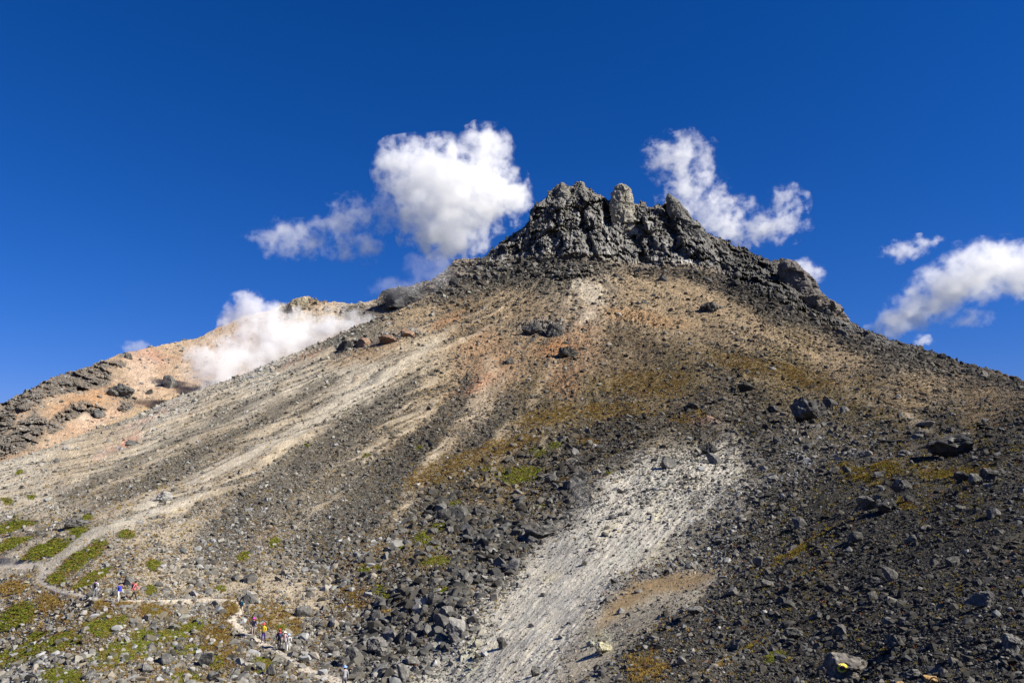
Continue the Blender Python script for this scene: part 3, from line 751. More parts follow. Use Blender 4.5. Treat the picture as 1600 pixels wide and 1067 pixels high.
scatter('rubble', pts, rot, scl, rng.integers(0, 16, NRUB), tint, STONES, 'loose grey stones and gravel strewn over the slopes', MAT_RUBBLE)

# stones on the far ridge
rwt = (.25 + rk * .9) * (fbm(R0 / 9, 3, 141) + .8).clip(.02) * (rx > -20) * (rx < 790)
w_ = rwt.cumsum(); k = np.clip(np.searchsorted(w_, rng.uniform(0, w_[-1], 16000)), 0, len(rx) - 1)
n = len(k); s_w = 2.4 * np.clip(.5 * rng.uniform(0, 1, n) ** -.4, .45, 3.4) * rd[k] / FPX
tn = np.where(rk[k] > .4, .12, .16) * np.exp(rng.normal(0, .3, n))
scatter('ridge_stones', RP[k], np.stack([rng.normal(0, .3, n), rng.normal(0, .3, n), rng.uniform(0, 6.28, n)], -1), s_w[:, None] * np.exp(rng.normal(0, .2, (n, 3))), rng.integers(0, 16, n),
        np.stack([tn * 1.04, tn, tn * .93], -1), STONES, 'loose stones strewn over the crater ridge behind the steam', MAT_RUBBLE)

# ------------------------------------------------------------------ low plants
def tuft_mesh(name, seed, blades, spread, h, w):
    r = random.Random(seed); V, F = [], []
    for _ in range(blades):
        a = r.uniform(0, 6.28); q = r.uniform(0, .3); b = r.uniform(0, 6.28)
        x, y = math.cos(a) * q, math.sin(a) * q
        tx, ty, tz = x + math.cos(a) * r.uniform(.1, spread), y + math.sin(a) * r.uniform(.1, spread), h * r.uniform(.6, 1)
        ox, oy = math.cos(b) * w, math.sin(b) * w; i = len(V)
        V += [(x - ox, y - oy, 0), (x + ox, y + oy, 0), (tx, ty, tz)]; F.append((i, i + 1, i + 2))
    return mesh_from(name, V, F, [MAT_PLANT])
def cushion_mesh(name, seed, leaves, h, sz):
    r = random.Random(seed); V, F = [], []
    for _ in range(leaves):
        v = Vector((r.gauss(0, 1), r.gauss(0, 1), abs(r.gauss(0, 1)))).normalized() * r.uniform(.7, 1)
        c = Vector((v.x * .5, v.y * .5, v.z * h)); t = Vector((r.gauss(0, 1), r.gauss(0, 1), r.gauss(0, 1))).normalized()
        n_ = (v + t * .7).normalized(); a = n_.orthogonal().normalized(); b = n_.cross(a); s = sz * r.uniform(.6, 1.2); i = len(V)
        V += [c - a * s, c + b * s * .6, c + a * s, c - b * s * .6]; F.append((i, i + 1, i + 2, i + 3))
    return mesh_from(name, V, F, [MAT_PLANT])
GRASS_K = [tuft_mesh('tuft_%d' % i, 300 + i, 26, .5, .75, .05) for i in range(6)]
SHRUB_K = [cushion_mesh('cushion_%d' % i, 400 + i, 46, .45, .13) for i in range(6)]
shs = sh * (1 + 1.2 * fbm(P0 / 1.6, 3, 151)).clip(.05) * smooth(.25, .7, sh)
NS = 22000; k = sample(shs * cellw, NS)
s_w = rng.uniform(4, 8.5, NS) * np.interp(dep[k], [20, 70, 150], [1.2, 1, .8]) * dep[k] / FPX
g = rng.uniform(0, 1, NS) ** 1.3; dry = (rng.uniform(0, 1, NS) < .12 + .25 * smooth(.8, .3, sh[k]))[:, None]
tint = np.stack([.10 + .11 * g, .125 + .10 * g, .015 + .009 * g], -1) * np.exp(rng.normal(0, .2, NS))[:, None]
tint = np.where(dry, np.stack([.17 + .1 * g, .10 + .05 * g, .035 + .01 * g], -1), tint)
scatter('dwarf_shrubs', jitter(k), np.stack([rng.normal(0, .15, NS), rng.normal(0, .15, NS), rng.uniform(0, 6.28, NS)], -1), np.stack([s_w, s_w, s_w * .5], -1), rng.integers(0, 6, NS), tint, SHRUB_K, 'low green dwarf shrubs in patches among the stones', MAT_PLANT)
gw = np.clip(gr * 1.0 + grass * .35, 0, 1.2) * (1 + 1.3 * fbm(P0 / (dep[:, None] * .02 + .4), 3, 161)).clip(.02) * (1 - crag_m)
NG = 36000; k = sample(gw * cellw, NG)
s_w = rng.uniform(3.0, 6.5, NG) * np.interp(dep[k], [12, 40, 100, 300], [1.6, 1.3, 1, .55]) * dep[k] / FPX
g = rng.uniform(0, 1, NG)
tint = np.stack([.20 + .16 * g, .135 + .12 * g, .04 + .03 * g], -1) * np.exp(rng.normal(0, .2, NG))[:, None]
red = (rng.uniform(0, 1, NG) < .16)[:, None]; tint = np.where(red, np.stack([.17 + .08 * g, .075 + .03 * g, .03 + .01 * g], -1), tint)
right = ((px[k] > 1150) & (dep[k] < 150))[:, None]; tint = np.where(right & ~red, tint * np.array([.85, .95, .6]), tint)
scatter('dry_grass', jitter(k), np.stack([rng.normal(0, .2, NG), rng.normal(0, .2, NG), rng.uniform(0, 6.28, NG)], -1), np.stack([s_w, s_w, s_w * .75], -1), rng.integers(0, 6, NG), tint, GRASS_K, 'tufts of golden and rusty dry grass between the stones', MAT_PLANT)

# ------------------------------------------------------------------ summit pinnacles: rocks lofted round their own axes
def pinnacle(name, spine, widths, d, depth_k, tone, label, seed, cat='rock pinnacle', group=None, na=64, nt=70):
    sp = np.array(spine, float); wd = np.array(widths, float)
    t = np.linspace(0, 1, nt); ts = np.linspace(0, 1, len(sp))
    sx, sy, w = np.interp(t, ts, sp[:, 0]), np.interp(t, ts, sp[:, 1]), np.interp(t, ts, wd)
    C = spot(sx, sy, np.full(nt, d)); base = C[0].copy()
    ang = np.linspace(0, 2 * math.pi, na, endpoint=False)
    capf = np.sqrt(np.clip(1 - smooth(.86, 1.0, t) ** 2 * .97, .02, 1))
    R = w / 2 * d / FPX * capf
    V = np.stack([C[:, None, 0] + R[:, None] * np.cos(ang)[None], C[:, None, 1] + R[:, None] * np.sin(ang)[None] * depth_k, np.broadcast_to(C[:, None, 2], (nt, na))], -1).reshape(-1, 3)
    axis = np.repeat(C, na, 0); nrm = V - axis; L_ = np.linalg.norm(nrm, axis=1)[:, None] + 1e-6; nrm = nrm / L_
    q1, q2 = facets(V / (5.5, 5.5, 9) + seed, seed); q3, q4 = facets(V / 2.0 + seed, seed + 1); q5, q6 = facets(V / .9 + seed, seed + 2)
    sc = (np.repeat(R, na) / (R.max() + 1e-6)).clip(.25, 1)
    disp = (q1 * 1.7 - q2 * .2 + q3 * .35 + fbm(V / (3, 3, 6), 5, seed, ridged=True, gain=.6) * 1.7 + fbm(V / 1.5, 3, seed + 3) * .35) * sc * min(1.0, R.max() / 7)
    V = V + nrm * disp[:, None]
    topv = V[-na:].mean(0)
    F = []
    for i in range(nt - 1):
        for j in range(na):
            F.append((i * na + j, i * na + (j + 1) % na, (i + 1) * na + (j + 1) % na, (i + 1) * na + j))
    V = np.concatenate([V, [topv]]); ti = len(V) - 1
    F += [((nt - 1) * na + j, (nt - 1) * na + (j + 1) % na, ti, ti) for j in range(na)]
    bmm = bmesh.new(); vs = [bmm.verts.new(v - base) for v in V]
    for f in F:
        ids = list(dict.fromkeys(f)); bmm.faces.new([vs[i] for i in ids])
    me = bpy.data.meshes.new(name); bmm.to_mesh(me); bmm.free(); me.materials.append(MAT_CRAG)
    o = link(name, me, None, label=label, category=cat, group=group); o.location = base; o.color = (*tone, 1)
    return o

def crag_material():
    m, nt, b = new_mat('summit_rock')
    oi = nt.nodes.new('ShaderNodeObjectInfo')
    c1, f1 = noise_ramp(nt, .22, (.6, .6, .6), (1.45, 1.44, 1.4), 8)
    c2, f2 = noise_ramp(nt, 1.1, (.65, .65, .65), (1.35, 1.35, 1.33), 6)
    nt.links.new(mixmul(nt, mixmul(nt, oi.outputs['Color'], c1), c2), b.inputs['Base Color'])
    bp = nt.nodes.new('ShaderNodeBump'); bp.inputs['Strength'].default_value = .8; bp.inputs['Distance'].default_value = .8
    nt.links.new(f2, bp.inputs['Height']); nt.links.new(bp.outputs['Normal'], b.inputs['Normal'])
    return m
MAT_CRAG = crag_material()
pinnacle('rock_pinnacle', [(978,372),(975,340),(972,310),(970,287)], [46,36,31,24], 457, .7, (.21,.197,.167), 'pale upright rock pillar standing out on the summit crest', 3)
pinnacle('rock_pinnacle', [(1108,420),(1086,375),(1062,338),(1045,303)], [56,44,30,14], 452, .8, (.115,.112,.105), 'dark leaning rock fin at the shoulder of the summit, right of the pale pillar', 5)
pinnacle('rock_pinnacle', [(884,325),(880,305),(879,285)], [34,20,8], 462, .9, (.15,.145,.13), 'small pointed rock tooth atop the highest summit block', 7)
pinnacle('rock_pinnacle', [(908,325),(907,300),(907,283)], [32,20,8], 464, .9, (.15,.145,.13), 'rightmost rock tooth atop the highest summit block', 9)
pinnacle('rock_outcrop', [(1262,490),(1250,455),(1240,432),(1228,405)], [70,52,44,24], 400, .9, (.11,.10,.095), 'rounded dark rock knob jutting from the shoulder ridge against the sky', 11, 'outcrop')
pinnacle('rock_outcrop', [(1302,510),(1286,482),(1270,460)], [50,44,24], 378, .9, (.13,.115,.10), 'brownish smooth rock hump below the dark knob on the shoulder ridge', 13, 'outcrop')
pinnacle('rock_outcrop', [(640,484),(632,466),(628,450)], [66,56,40], 432, .7, (.09,.087,.085), 'dark rock knob half hidden in thin steam on the crater rim', 23, 'outcrop')
pinnacle('rock_outcrop', [(452,492),(462,478),(476,463)], [40,34,10], 432, .7, (.27,.235,.175), 'yellowish rock outcrop on the crater rim above the steam', 25, 'outcrop')

# ------------------------------------------------------------------ boulders, each its own thing
ROCKS = [rock_mesh('boulder_%02d' % i, 500 + i, 3, 13 + i % 6, .05, (1, .75 + .05 * (i % 6), .6 + .07 * (i % 5)), MAT_BOULDER) for i in range(14)]
BIG = [rock_mesh('large_boulder_%02d' % i, 700 + i, 5, 20 + 2 * i, .06, (1, .8 + .03 * i, .62 + .05 * i), MAT_BOULDER, True) for i in range(7)]
boulder_n = [0]
def boulder(cx, base, w, h, tone, label, group=None, name='boulder', which=None, turn=None, sink=.22, ridge=False, cat='boulder', tintc=None):
    p = at_ridge(cx, base) if ridge else at(cx, base)
    d = p.y; W = w * d / FPX; H = h * d / FPX
    boulder_n[0] += 1
    me_ = BIG[(boulder_n[0] * 3 if which is None else which) % len(BIG)] if w >= 27 else ROCKS[boulder_n[0] * 5 % len(ROCKS)]
    o = link(name, me_, None, label=label, category=cat, group=group)
    o.scale = (W, W * random.uniform(.8, 1.1), H * (1 + sink) / me_['h'])
    o.rotation_euler = (random.gauss(0, .06), random.gauss(0, .06), random.uniform(-.5, .5) + random.choice((0, math.pi)) if turn is None else turn)
    o.location = (p.x, p.y + W * .3, p.z - H * sink + W * .3 * .15)
    t = tone * .75 * random.uniform(.9, 1.1); o.color = (*(tintc or (t * 1.03, t, t * .95)), 1)
    return o

NAMED = [
 (1500,714,76,33,.085,'biggest dark block with flat top on the near slope beneath the right skyline'),
 (1412,763,30,21,.10,'lone squarish boulder on the mossy ground below the biggest dark block'),
 (1273,659,62,32,.09,'broad brown hump of rock on the brow between mountain and near slope'),
 (1046,734,25,19,.14,'sharp pyramid boulder on the upper white scree'),
 (1112,708,30,18,.085,'dark boulder just above the white scree, upper of a close pair'),
 (1118,722,24,16,.15,'lighter grey boulder just above the white scree, lower of a close pair'),
 (1364,810,38,20,.13,'flat grey slab leading a row of stones on the black rubble slope'),
 (1392,806,34,20,.09,'pointed dark boulder ending a row of stones on the black rubble slope'),
 (1112,489,34,20,.07,'large dark boulder high on the tan slope below the shoulder ridge'),
 (888,556,30,16,.07,'dark flat-topped boulder on the rusty patch of the upper slope'),
 (796,569,18,11,.09,'rounded dark boulder alone on the tan middle slope'),
 (833,523,42,22,.10,'brown outcrop, left of two on the orange slope below the summit'),
 (867,526,28,23,.09,'brown outcrop, right of two on the orange slope below the summit'),
 (606,538,38,18,.13,'reddish overhanging ledge of rock on the orange upper slope'),
 (636,527,24,16,.10,'dark boulder at the upper end of the reddish ledge'),
 (567,540,24,15,.09,'dark boulder below the reddish ledge on the upper slope'),
 (674,697,11,9,.06,'small black boulder on a pale sandy patch of the middle slope'),
 (900,710,13,14,.20,'upright pale boulder at the top of the boulder field'),
 (861,761,20,17,.12,'rounded grey boulder with dry grass beside it in the upper boulder field'),
 (846,843,54,17,.11,'long low slab lying at the edge of the white gully'),
 (694,813,24,18,.08,'black block at the upper left corner of the boulder field'),
 (720,812,26,19,.09,'black boulder pair member nearest the green patch in the boulder field'),
 (752,803,28,14,.09,'wide dark boulder on the upper rim of the boulder field'),
 (802,893,22,21,.17,'pale grey boulder on the lip of the white gully'),
 (725,911,34,20,.13,'broad grey slab in the lower boulder field'),
 (690,982,24,22,.13,'smooth brownish boulder beside the pale gravel below the boulder field'),
 (713,1000,26,28,.26,'tall whitish boulder at the edge of the pale gravel'),
 (784,1014,15,16,.10,'small dark boulder alone on the white gully floor'),
 (838,1051,16,14,.10,'dark boulder on the white gully floor near the bottom'),
 (942,1016,30,15,.42,'yellowish white sulphur-crusted mound beside the gully'),
 (386,905,22,15,.15,'grey boulder above the footpath, larger of a pair'),
 (367,902,13,10,.13,'grey boulder above the footpath, smaller of a pair'),
 (389,938,20,14,.13,'grey boulder at the bend of the footpath'),
 (535,920,11,12,.22,'small pale boulder on the slope right of the footpath bend'),
 (472,963,26,17,.16,'flat sandy-grey slab above the hikers on the lower path'),
 (697,963,22,16,.15,'square grey boulder on the right rim of the lower boulder field'),
 (590,1032,34,26,.18,'large pale flat boulder under the boulder field near the path'),
 (552,1042,26,24,.12,'dark slab leaning in the boulders beside the lower path'),
 (422,1053,17,18,.14,'grey boulder beside the green cushion below the path'),
 (629,1068,20,23,.17,'tall grey boulder at the lower end of the boulder field'),
 (475,1023,12,8,.28,'beige stone lying right of the lower path'),
 (1541,966,46,22,.15,'angular tan-topped block on the black rubble slope'),
 (1590,1022,34,26,.15,'grey block at the right margin of the rubble slope'),
 (1243,986,29,15,.11,'brownish flat boulder casting a long shadow on the rubble slope'),
 (1407,1013,32,18,.11,'dark boulder behind the stone with the painted ring'),
 (1430,1054,30,12,.20,'flat pale slab right of the stone with the painted ring'),
 (1462,871,16,11,.11,'round dark stone on smooth gravel of the rubble slope'),
 (1447,827,18,9,.12,'low grey stone on the upper rubble slope'),
 (1365,934,20,17,.10,'pointed dark stone in the middle of the rubble slope'),
 (1088,972,30,12,.19,'flat pinkish slab at the edge of the tan bank'),
 (1066,1043,14,12,.24,'small pale stone in the golden grass by the gully'),
 (228,1048,22,12,.19,'pale oval boulder on the green patch below the path'),
 (137,1061,22,12,.18,'pale boulder at the bottom of the green patches'),
 (255,1036,22,14,.13,'dark boulder among the shrubs below the path'),
 (322,1037,22,19,.14,'grey boulder beside rusty grass below the path'),
 (330,1064,22,15,.19,'pale boulder under the rusty grass below the path'),
 (75,987,9,12,.20,'bluish upright stone at the edge of a green patch'),
 (199,913,16,12,.15,'dark boulder just above the three hikers on the upper path'),
 (115,832,30,14,.15,'flat hump of rock with green plants in the pale chute'),
 (253,786,28,13,.36,'white boulder in the pale chute of the left slope'),
 (205,694,24,8,.12,'dark overhanging ledge on the pink streak of the left slope'),
 (86,723,10,8,.16,'small bluish boulder near the left skyline of the slope'),
 (1170,612,28,16,.06,'black boulder at the foot of the olive slope above the near brow'),
 (1210,640,20,11,.06,'black stone left of the broad brown hump'),
 (1082,640,26,12,.06,'black boulder at the end of the faint trail on the olive slope'),
 (1300,632,24,14,.09,'rock leaning behind the broad brown hump'),
 (1322,640,18,12,.16,'pale pink boulder right of the broad brown hump'),
 (1448,664,26,10,.2,'whitish slab on the brow of the near slope'),
 (1497,676,30,12,.08,'dark low boulder just above the biggest dark block'),
 (1510,750,28,16,.07,'black boulder on the near slope right below the biggest dark block'),
 (1555,760,34,20,.08,'jumble-topped black boulder under the right skyline'),
 (1440,690,24,10,.13,'grey boulder left of the biggest dark block'),
 (1210,752,18,10,.22,'pale boulder where the white scree meets the rubble slope'),
 (1420,720,30,12,.12,'long grey slab below the whitish slab on the brow'),
]
for cx, b_, w, h, tn, lab in [
 (186,622,36,22,.12,'dark split rock on the pink crater slope left of the steam'),(172,620,20,12,.13,'brown rock under the dark split rock on the crater slope'),(262,606,24,20,.19,'grey rock lump on the pink crater slope beside the steam'),
 (197,560,13,9,.09,'small dark rock just under the crest of the crater ridge'),(150,650,22,12,.13,'dark rock low on the pink crater slope'),(232,615,10,9,.12,'little rock between the dark split rock and the grey lump on the crater slope')]:
    boulder(cx, b_, w, h, tn, lab, ridge=True, sink=.4, cat='rock')
boulder(536, 548, 28, 20, .08, 'blackish outcrop at the upper end of the left rubble edge', cat='outcrop')
for cx, b_, w, h, tn, lab in NAMED:
    boulder(cx, b_, w, h, tn, lab, tintc=(.36, .34, .24) if 'sulphur' in lab else ((.20, .13, .09) if 'reddish' in lab else None))

AREAS = [
 ([(640,800),(720,780),(800,770),(870,740),(900,760),(890,810),(850,850),(812,890),(790,930),(740,980),(690,1030),(600,1067),(520,1050),(500,1000),(560,960),(600,930),(640,880)], 105, (9, 24), .115, 'angular grey boulder in the dense boulder field left of the white gully', 'boulders of the dense field beside the white gully'),
 ([(0,960),(120,940),(330,950),(370,1000),(460,1050),(480,1067),(0,1067)], 40, (7, 15), .17, 'grey boulder among the green shrub patches below the footpath', 'boulders among the green patches'),
 ([(1180,830),(1330,790),(1600,780),(1600,1067),(1180,1067),(1130,980)], 38, (9, 24), .11, 'dark grey stone strewn over the black rubble slope', 'stones on the black rubble slope'),
 ([(1180,700),(1300,640),(1600,650),(1600,780),(1330,780)], 22, (10, 22), .12, 'grey boulder on the brow of the near slope above the black rubble', 'boulders on the brow of the near slope'),
 ([(700,480),(1000,440),(1250,530),(1300,600),(1000,640),(700,600)], 20, (6, 11), .08, 'small dark boulder on the tan and olive upper slope', 'boulders on the upper slope'),
 ([(660,468),(700,446),(755,408),(800,405),(800,425),(740,440),(690,462)], 18, (8, 19), .11, 'broken dark block on the left shoulder below the summit crag', 'broken blocks on the left shoulder'),
 ([(1120,420),(1200,440),(1290,488),(1420,540),(1590,594),(1590,604),(1420,560),(1290,515),(1190,465),(1120,440)], 30, (8, 24), .085, 'dark broken block along the right shoulder ridge', 'broken blocks along the shoulder ridge'),
 ([(760,420),(880,408),(1060,420),(1130,440),(1000,440),(860,440),(740,450)], 14, (8, 17), .10, 'dark fallen block at the foot of the summit crag', 'fallen blocks under the summit crag'),
]
LANDMARKS = [(1500,714,'biggest dark block'),(1273,659,'broad brown hump'),(1046,734,'sharp pyramid boulder'),(1379,810,'row of flat and pointed slabs'),(1112,489,'large dark boulder under the shoulder ridge'),(888,556,'flat-topped boulder on the rusty patch'),
 (796,569,'lone rounded boulder of the tan slope'),(850,525,'two brown outcrops'),(612,538,'reddish ledge'),(900,710,'upright pale boulder'),(846,843,'long low slab by the gully'),(735,812,'black boulder pair'),(802,893,'pale boulder on the gully lip'),
 (725,911,'broad grey slab'),(713,1002,'tall whitish boulder'),(386,905,'boulder pair above the path'),(472,963,'sandy-grey slab above the hikers'),(590,1032,'large pale flat boulder'),(629,1068,'tall grey boulder'),(1541,966,'angular tan-topped block'),
 (1243,986,'brownish flat boulder'),(1331,1057,'stone with the painted ring'),(1430,1054,'flat pale slab'),(1462,871,'round dark stone'),(1365,934,'pointed dark stone'),(1088,972,'flat pinkish slab'),(228,1048,'pale oval boulder'),(75,987,'bluish upright stone'),
 (183,940,'hiker in blue'),(411,1003,'hiker in yellow'),(330,1064,'pale boulder under rusty grass'),(970,330,'pale rock pillar'),(885,330,'twin rock teeth'),(1063,345,'leaning rock fin'),(1412,763,'squarish boulder on the moss'),(1448,664,'whitish slab on the brow'),(812,743,'upper green patch'),(1170,612,'black boulder below the olive slope'),(785,400,'lowest outcrop of the crag'),(1245,430,'dark rock knob')]
ORD = ['nearest', 'second', 'third', 'fourth', 'fifth', 'sixth', 'seventh', 'eighth', 'ninth', 'tenth', 'eleventh', 'twelfth', 'thirteenth', 'fourteenth', 'fifteenth', 'sixteenth', 'seventeenth', 'eighteenth']
LOOSE = []
for poly, n, (lo, hi), tn, lab, grp in AREAS:
    pl = np.array(poly, float); got = []; tries = 0
    while len(got) < n and tries < 9000:
        tries += 1
        x, y = random.uniform(pl[:, 0].min(), pl[:, 0].max()), random.uniform(pl[:, 1].min(), pl[:, 1].max())
        if poly_mask(np.array([x]), np.array([y]), poly, .1)[0] < .5 or line_mask(np.array([x]), np.array([y - 5]), FOOTPATH, 14, 1)[0] > .3: continue
        if poly_mask(np.array([x]), np.array([y]), GULLY, 1)[0] > .5: continue
        w = lo + (hi - lo) * random.random() ** 2.0
        if any((abs(x - a) < (w + c) * .42 and abs(y - b) < (w + c) * .3) for a, b, c in got): continue
        got.append((x, y, w))
        tv = math.exp(random.gauss(0, .28)); hv = w * random.uniform(.5, .85)
        LOOSE.append((boulder(x, y, w, hv, tn * tv, lab, grp), x, y, w, hv, tv, lo, hi))
# each loose boulder is told apart by its look and by its place among those round the closest landmark
by_key = {}
for it in LOOSE:
    o, x, y, w, hv, tv, lo, hi = it
    lx, ly, ln = min(LANDMARKS, key=lambda q: math.hypot(x - q[0], (y - q[1]) * 1.3))
    a_ = math.degrees(math.atan2(ly - y, x - lx)) % 360
    way = ('right of', 'above', 'left of', 'below')[int(((a_ + 45) % 360) // 90)]
    size = 'small' if w < lo + (hi - lo) * .12 else ('large' if w > lo + (hi - lo) * .5 else 'middling')
    look = 'dark' if tv < .85 else ('pale' if tv > 1.25 else 'grey')
    by_key.setdefault((size, look, way, ln), []).append((math.hypot(x - lx, y - ly), o))
for (size, look, way, ln), lst in by_key.items():
    lst.sort(key=lambda q: q[0])
    for i, (_, o) in enumerate(lst):
        o['label'] = '%s %s boulder %s the %s' % (size, look, way, ln) if len(lst) == 1 else '%s %s boulder, %s such %s the %s' % (size, look, ORD[min(i, 17)], way, ln)

# ------------------------------------------------------------------ stone with the painted ring, ochre stone with the iron loop
ring_rock = boulder(1331, 1057, 68, 42, .17, 'large grey stone with a yellow ring painted on its face', which=3, turn=.2, sink=.12, name='painted_stone', tintc=(.125,.115,.105))
bpy.context.view_layer.update()
boulder_sunk = 0
def on_rock(o, x, y):
    dg = bpy.context.evaluated_depsgraph_get()
    dr = Vector(ray(np.array([x]), np.array([y]))[0]).normalized()
    mi = o.matrix_world.inverted()
    a = mi @ Vector((0, 0, 0)); b = (mi.to_3x3() @ dr).normalized()
    ok, loc, nrm, _ = o.ray_cast(a, b)
    if not ok: return None
    return o.matrix_world @ loc, (mi.to_3x3().transposed() @ nrm).normalized()
MAT_PAINT = flat_material('yellow_paint', (.8, .66, .08), .7, .2, 30)
V, F = [], []; n = 40; prev = None
for i in range(n + 1):
    a = i / n * 2 * math.pi; pair = []
    for rr in (.62, 1.08):
        hit = on_rock(ring_rock, 1316 + 7.5 * rr * math.cos(a), 1043 + 6.6 * rr * math.sin(a))
        pair.append(None if hit is None else hit[0] + hit[1] * .004)
    if None in pair: prev = None; continue
    j = len(V); V += [tuple(pair[0]), tuple(pair[1])]
    if prev is not None: F.append((prev, prev + 1, j + 1, j))
    prev = j
if F:
    me = mesh_from('painted_ring', V, F, [MAT_PAINT])
    o = link('painted_ring', me); o.parent = ring_rock; o.matrix_parent_inverse = ring_rock.matrix_world.inverted()
MAT_IRON = flat_material('dark_iron', (.05, .035, .025), .6, .3)
boulder(1460, 1072, 20, 14, .3, 'small ochre stone under an iron loop at the bottom of the rubble slope', name='ochre_stone', tintc=(.38,.24,.10), cat='stone')
boulder(1412, 1070, 16, 9, .3, 'small ochre stone left of the iron loop', name='ochre_stone', tintc=(.38,.26,.12), cat='stone')
def tube(points, r, seg=8):
    V, F = [], []; pts_ = [Vector(p) for p in points]
    for i, p in enumerate(pts_):
        t = (pts_[min(i + 1, len(pts_) - 1)] - pts_[max(i - 1, 0)]).normalized(); a = t.orthogonal().normalized(); b = t.cross(a)
        V += [tuple(p + (a * math.cos(s / seg * 6.2832) + b * math.sin(s / seg * 6.2832)) * r) for s in range(seg)]
        if i: F += [((i - 1) * seg + s, (i - 1) * seg + (s + 1) % seg, i * seg + (s + 1) % seg, i * seg + s) for s in range(seg)]
    return V, F
pl = at(1460, 1074); k_ = pl.y / FPX
V, F = tube([(pl.x + math.cos(a) * 9 * k_, pl.y - .02, pl.z + (3 + 15 * math.sin(a)) * k_) for a in np.linspace(-.2, math.pi + .2, 24)], 1.1 * k_)
link('iron_loop', mesh_from('iron_loop', V, F, [MAT_IRON], True), None, label='dark iron loop arched over the ochre stone', category='loop')

# ------------------------------------------------------------------ hikers
CLOTH = {}
def cloth(rgb):
    if rgb not in CLOTH: CLOTH[rgb] = flat_material('cloth_%d' % len(CLOTH), rgb, .85, .12, 14)
    return CLOTH[rgb]
SKIN = flat_material('skin', (.42, .24, .16), .6, .06); HAIR = flat_material('hair', (.012, .010, .009), .6, .2, 40); SHOE = flat_material('boot', (.05, .04, .035), .7, .2)

def body_mesh(name, J, E, Rr, seg_mat, mats):
    me = bpy.data.meshes.new(name); names = list(J); ix = {n_: i for i, n_ in enumerate(names)}
    me.from_pydata([J[n_] for n_ in names], [(ix[a], ix[b]) for a, b in E], [])
    o = bpy.data.objects.new(name, me); COL.objects.link(o)
    sk = o.modifiers.new('skin', 'SKIN'); sk.use_smooth_shade = True
    for i, n_ in enumerate(names):
        r = Rr[n_]; me.skin_vertices[0].data[i].radius = r if isinstance(r, tuple) else (r, r)
        me.skin_vertices[0].data[i].use_root = (n_ == 'pelvis')
    ss = o.modifiers.new('sub', 'SUBSURF'); ss.levels = 1; ss.render_levels = 1
    dg = bpy.context.evaluated_depsgraph_get(); dg.update()
    out = bpy.data.meshes.new_from_object(o.evaluated_get(dg))
    bpy.data.objects.remove(o)
    out.materials.clear()
    for m in mats: out.materials.append(m)
    segs = [(np.array(J[a]), np.array(J[b]), seg_mat((a, b))) for a, b in E]
    for p in out.polygons:
        c = np.array(p.center); best = 1e9
        for a, b, mi in segs:
            t = np.clip(np.dot(c - a, b - a) / (np.dot(b - a, b - a) + 1e-9), 0, 1); dd = np.linalg.norm(c - a - t * (b - a))
            if dd < best: best = dd; k__ = mi
        p.material_index = k__; p.use_smooth = True
    return out

def blob_mesh(name, parts, mat):
    """Rounded lumps joined in one mesh: centre, radii, optional clip of the lower part."""
    bmm = bmesh.new()
    for c, r in parts:
        g = bmesh.ops.create_icosphere(bmm, subdivisions=2, radius=1)['verts']
        for v in g: v.co = Vector((v.co.x * r[0] + c[0], v.co.y * r[1] + c[1], v.co.z * r[2] + c[2]))
    me = bpy.data.meshes.new(name); bmm.to_mesh(me); bmm.free(); me.materials.append(mat)
    for p in me.polygons: p.use_smooth = True
    return me

def hat_mesh(name, r, brim, h, mat, peak=False):
    prof = [(r + brim, 0), (r + brim, .012), (r, .02), (r * .96, h * .6), (r * .7, h * .95), (0, h)]; n = 20; V, F = [], []
    for i, (q, z) in enumerate(prof):
        for s in range(n):
            a = s / n * 6.2832; qq = q
            if peak and i < 2: qq = r * 1.02 + (.09 if math.sin(a) > .45 else 0)
            V.append((math.cos(a) * qq, math.sin(a) * qq, z))
        if i: F += [((i - 1) * n + s, (i - 1) * n + (s + 1) % n, i * n + (s + 1) % n, i * n + s) for s in range(n)]
    return mesh_from(name, V, F, [mat], True)

def pack_mesh(name, w, d, h, mat):
    bmm = bmesh.new(); bmesh.ops.create_cube(bmm, size=1)
    for v in bmm.verts: v.co = Vector((v.co.x * w * (.85 if v.co.z > 0 else 1), v.co.y * d * (.75 if v.co.z > 0 else 1), v.co.z * h))
    bmesh.ops.bevel(bmm, geom=bmm.edges[:], offset=min(w, d) * .28, segments=3, affect='EDGES')
    me = bpy.data.meshes.new(name); bmm.to_mesh(me); bmm.free(); me.materials.append(mat)
    for p in me.polygons: p.use_smooth = True
    return me

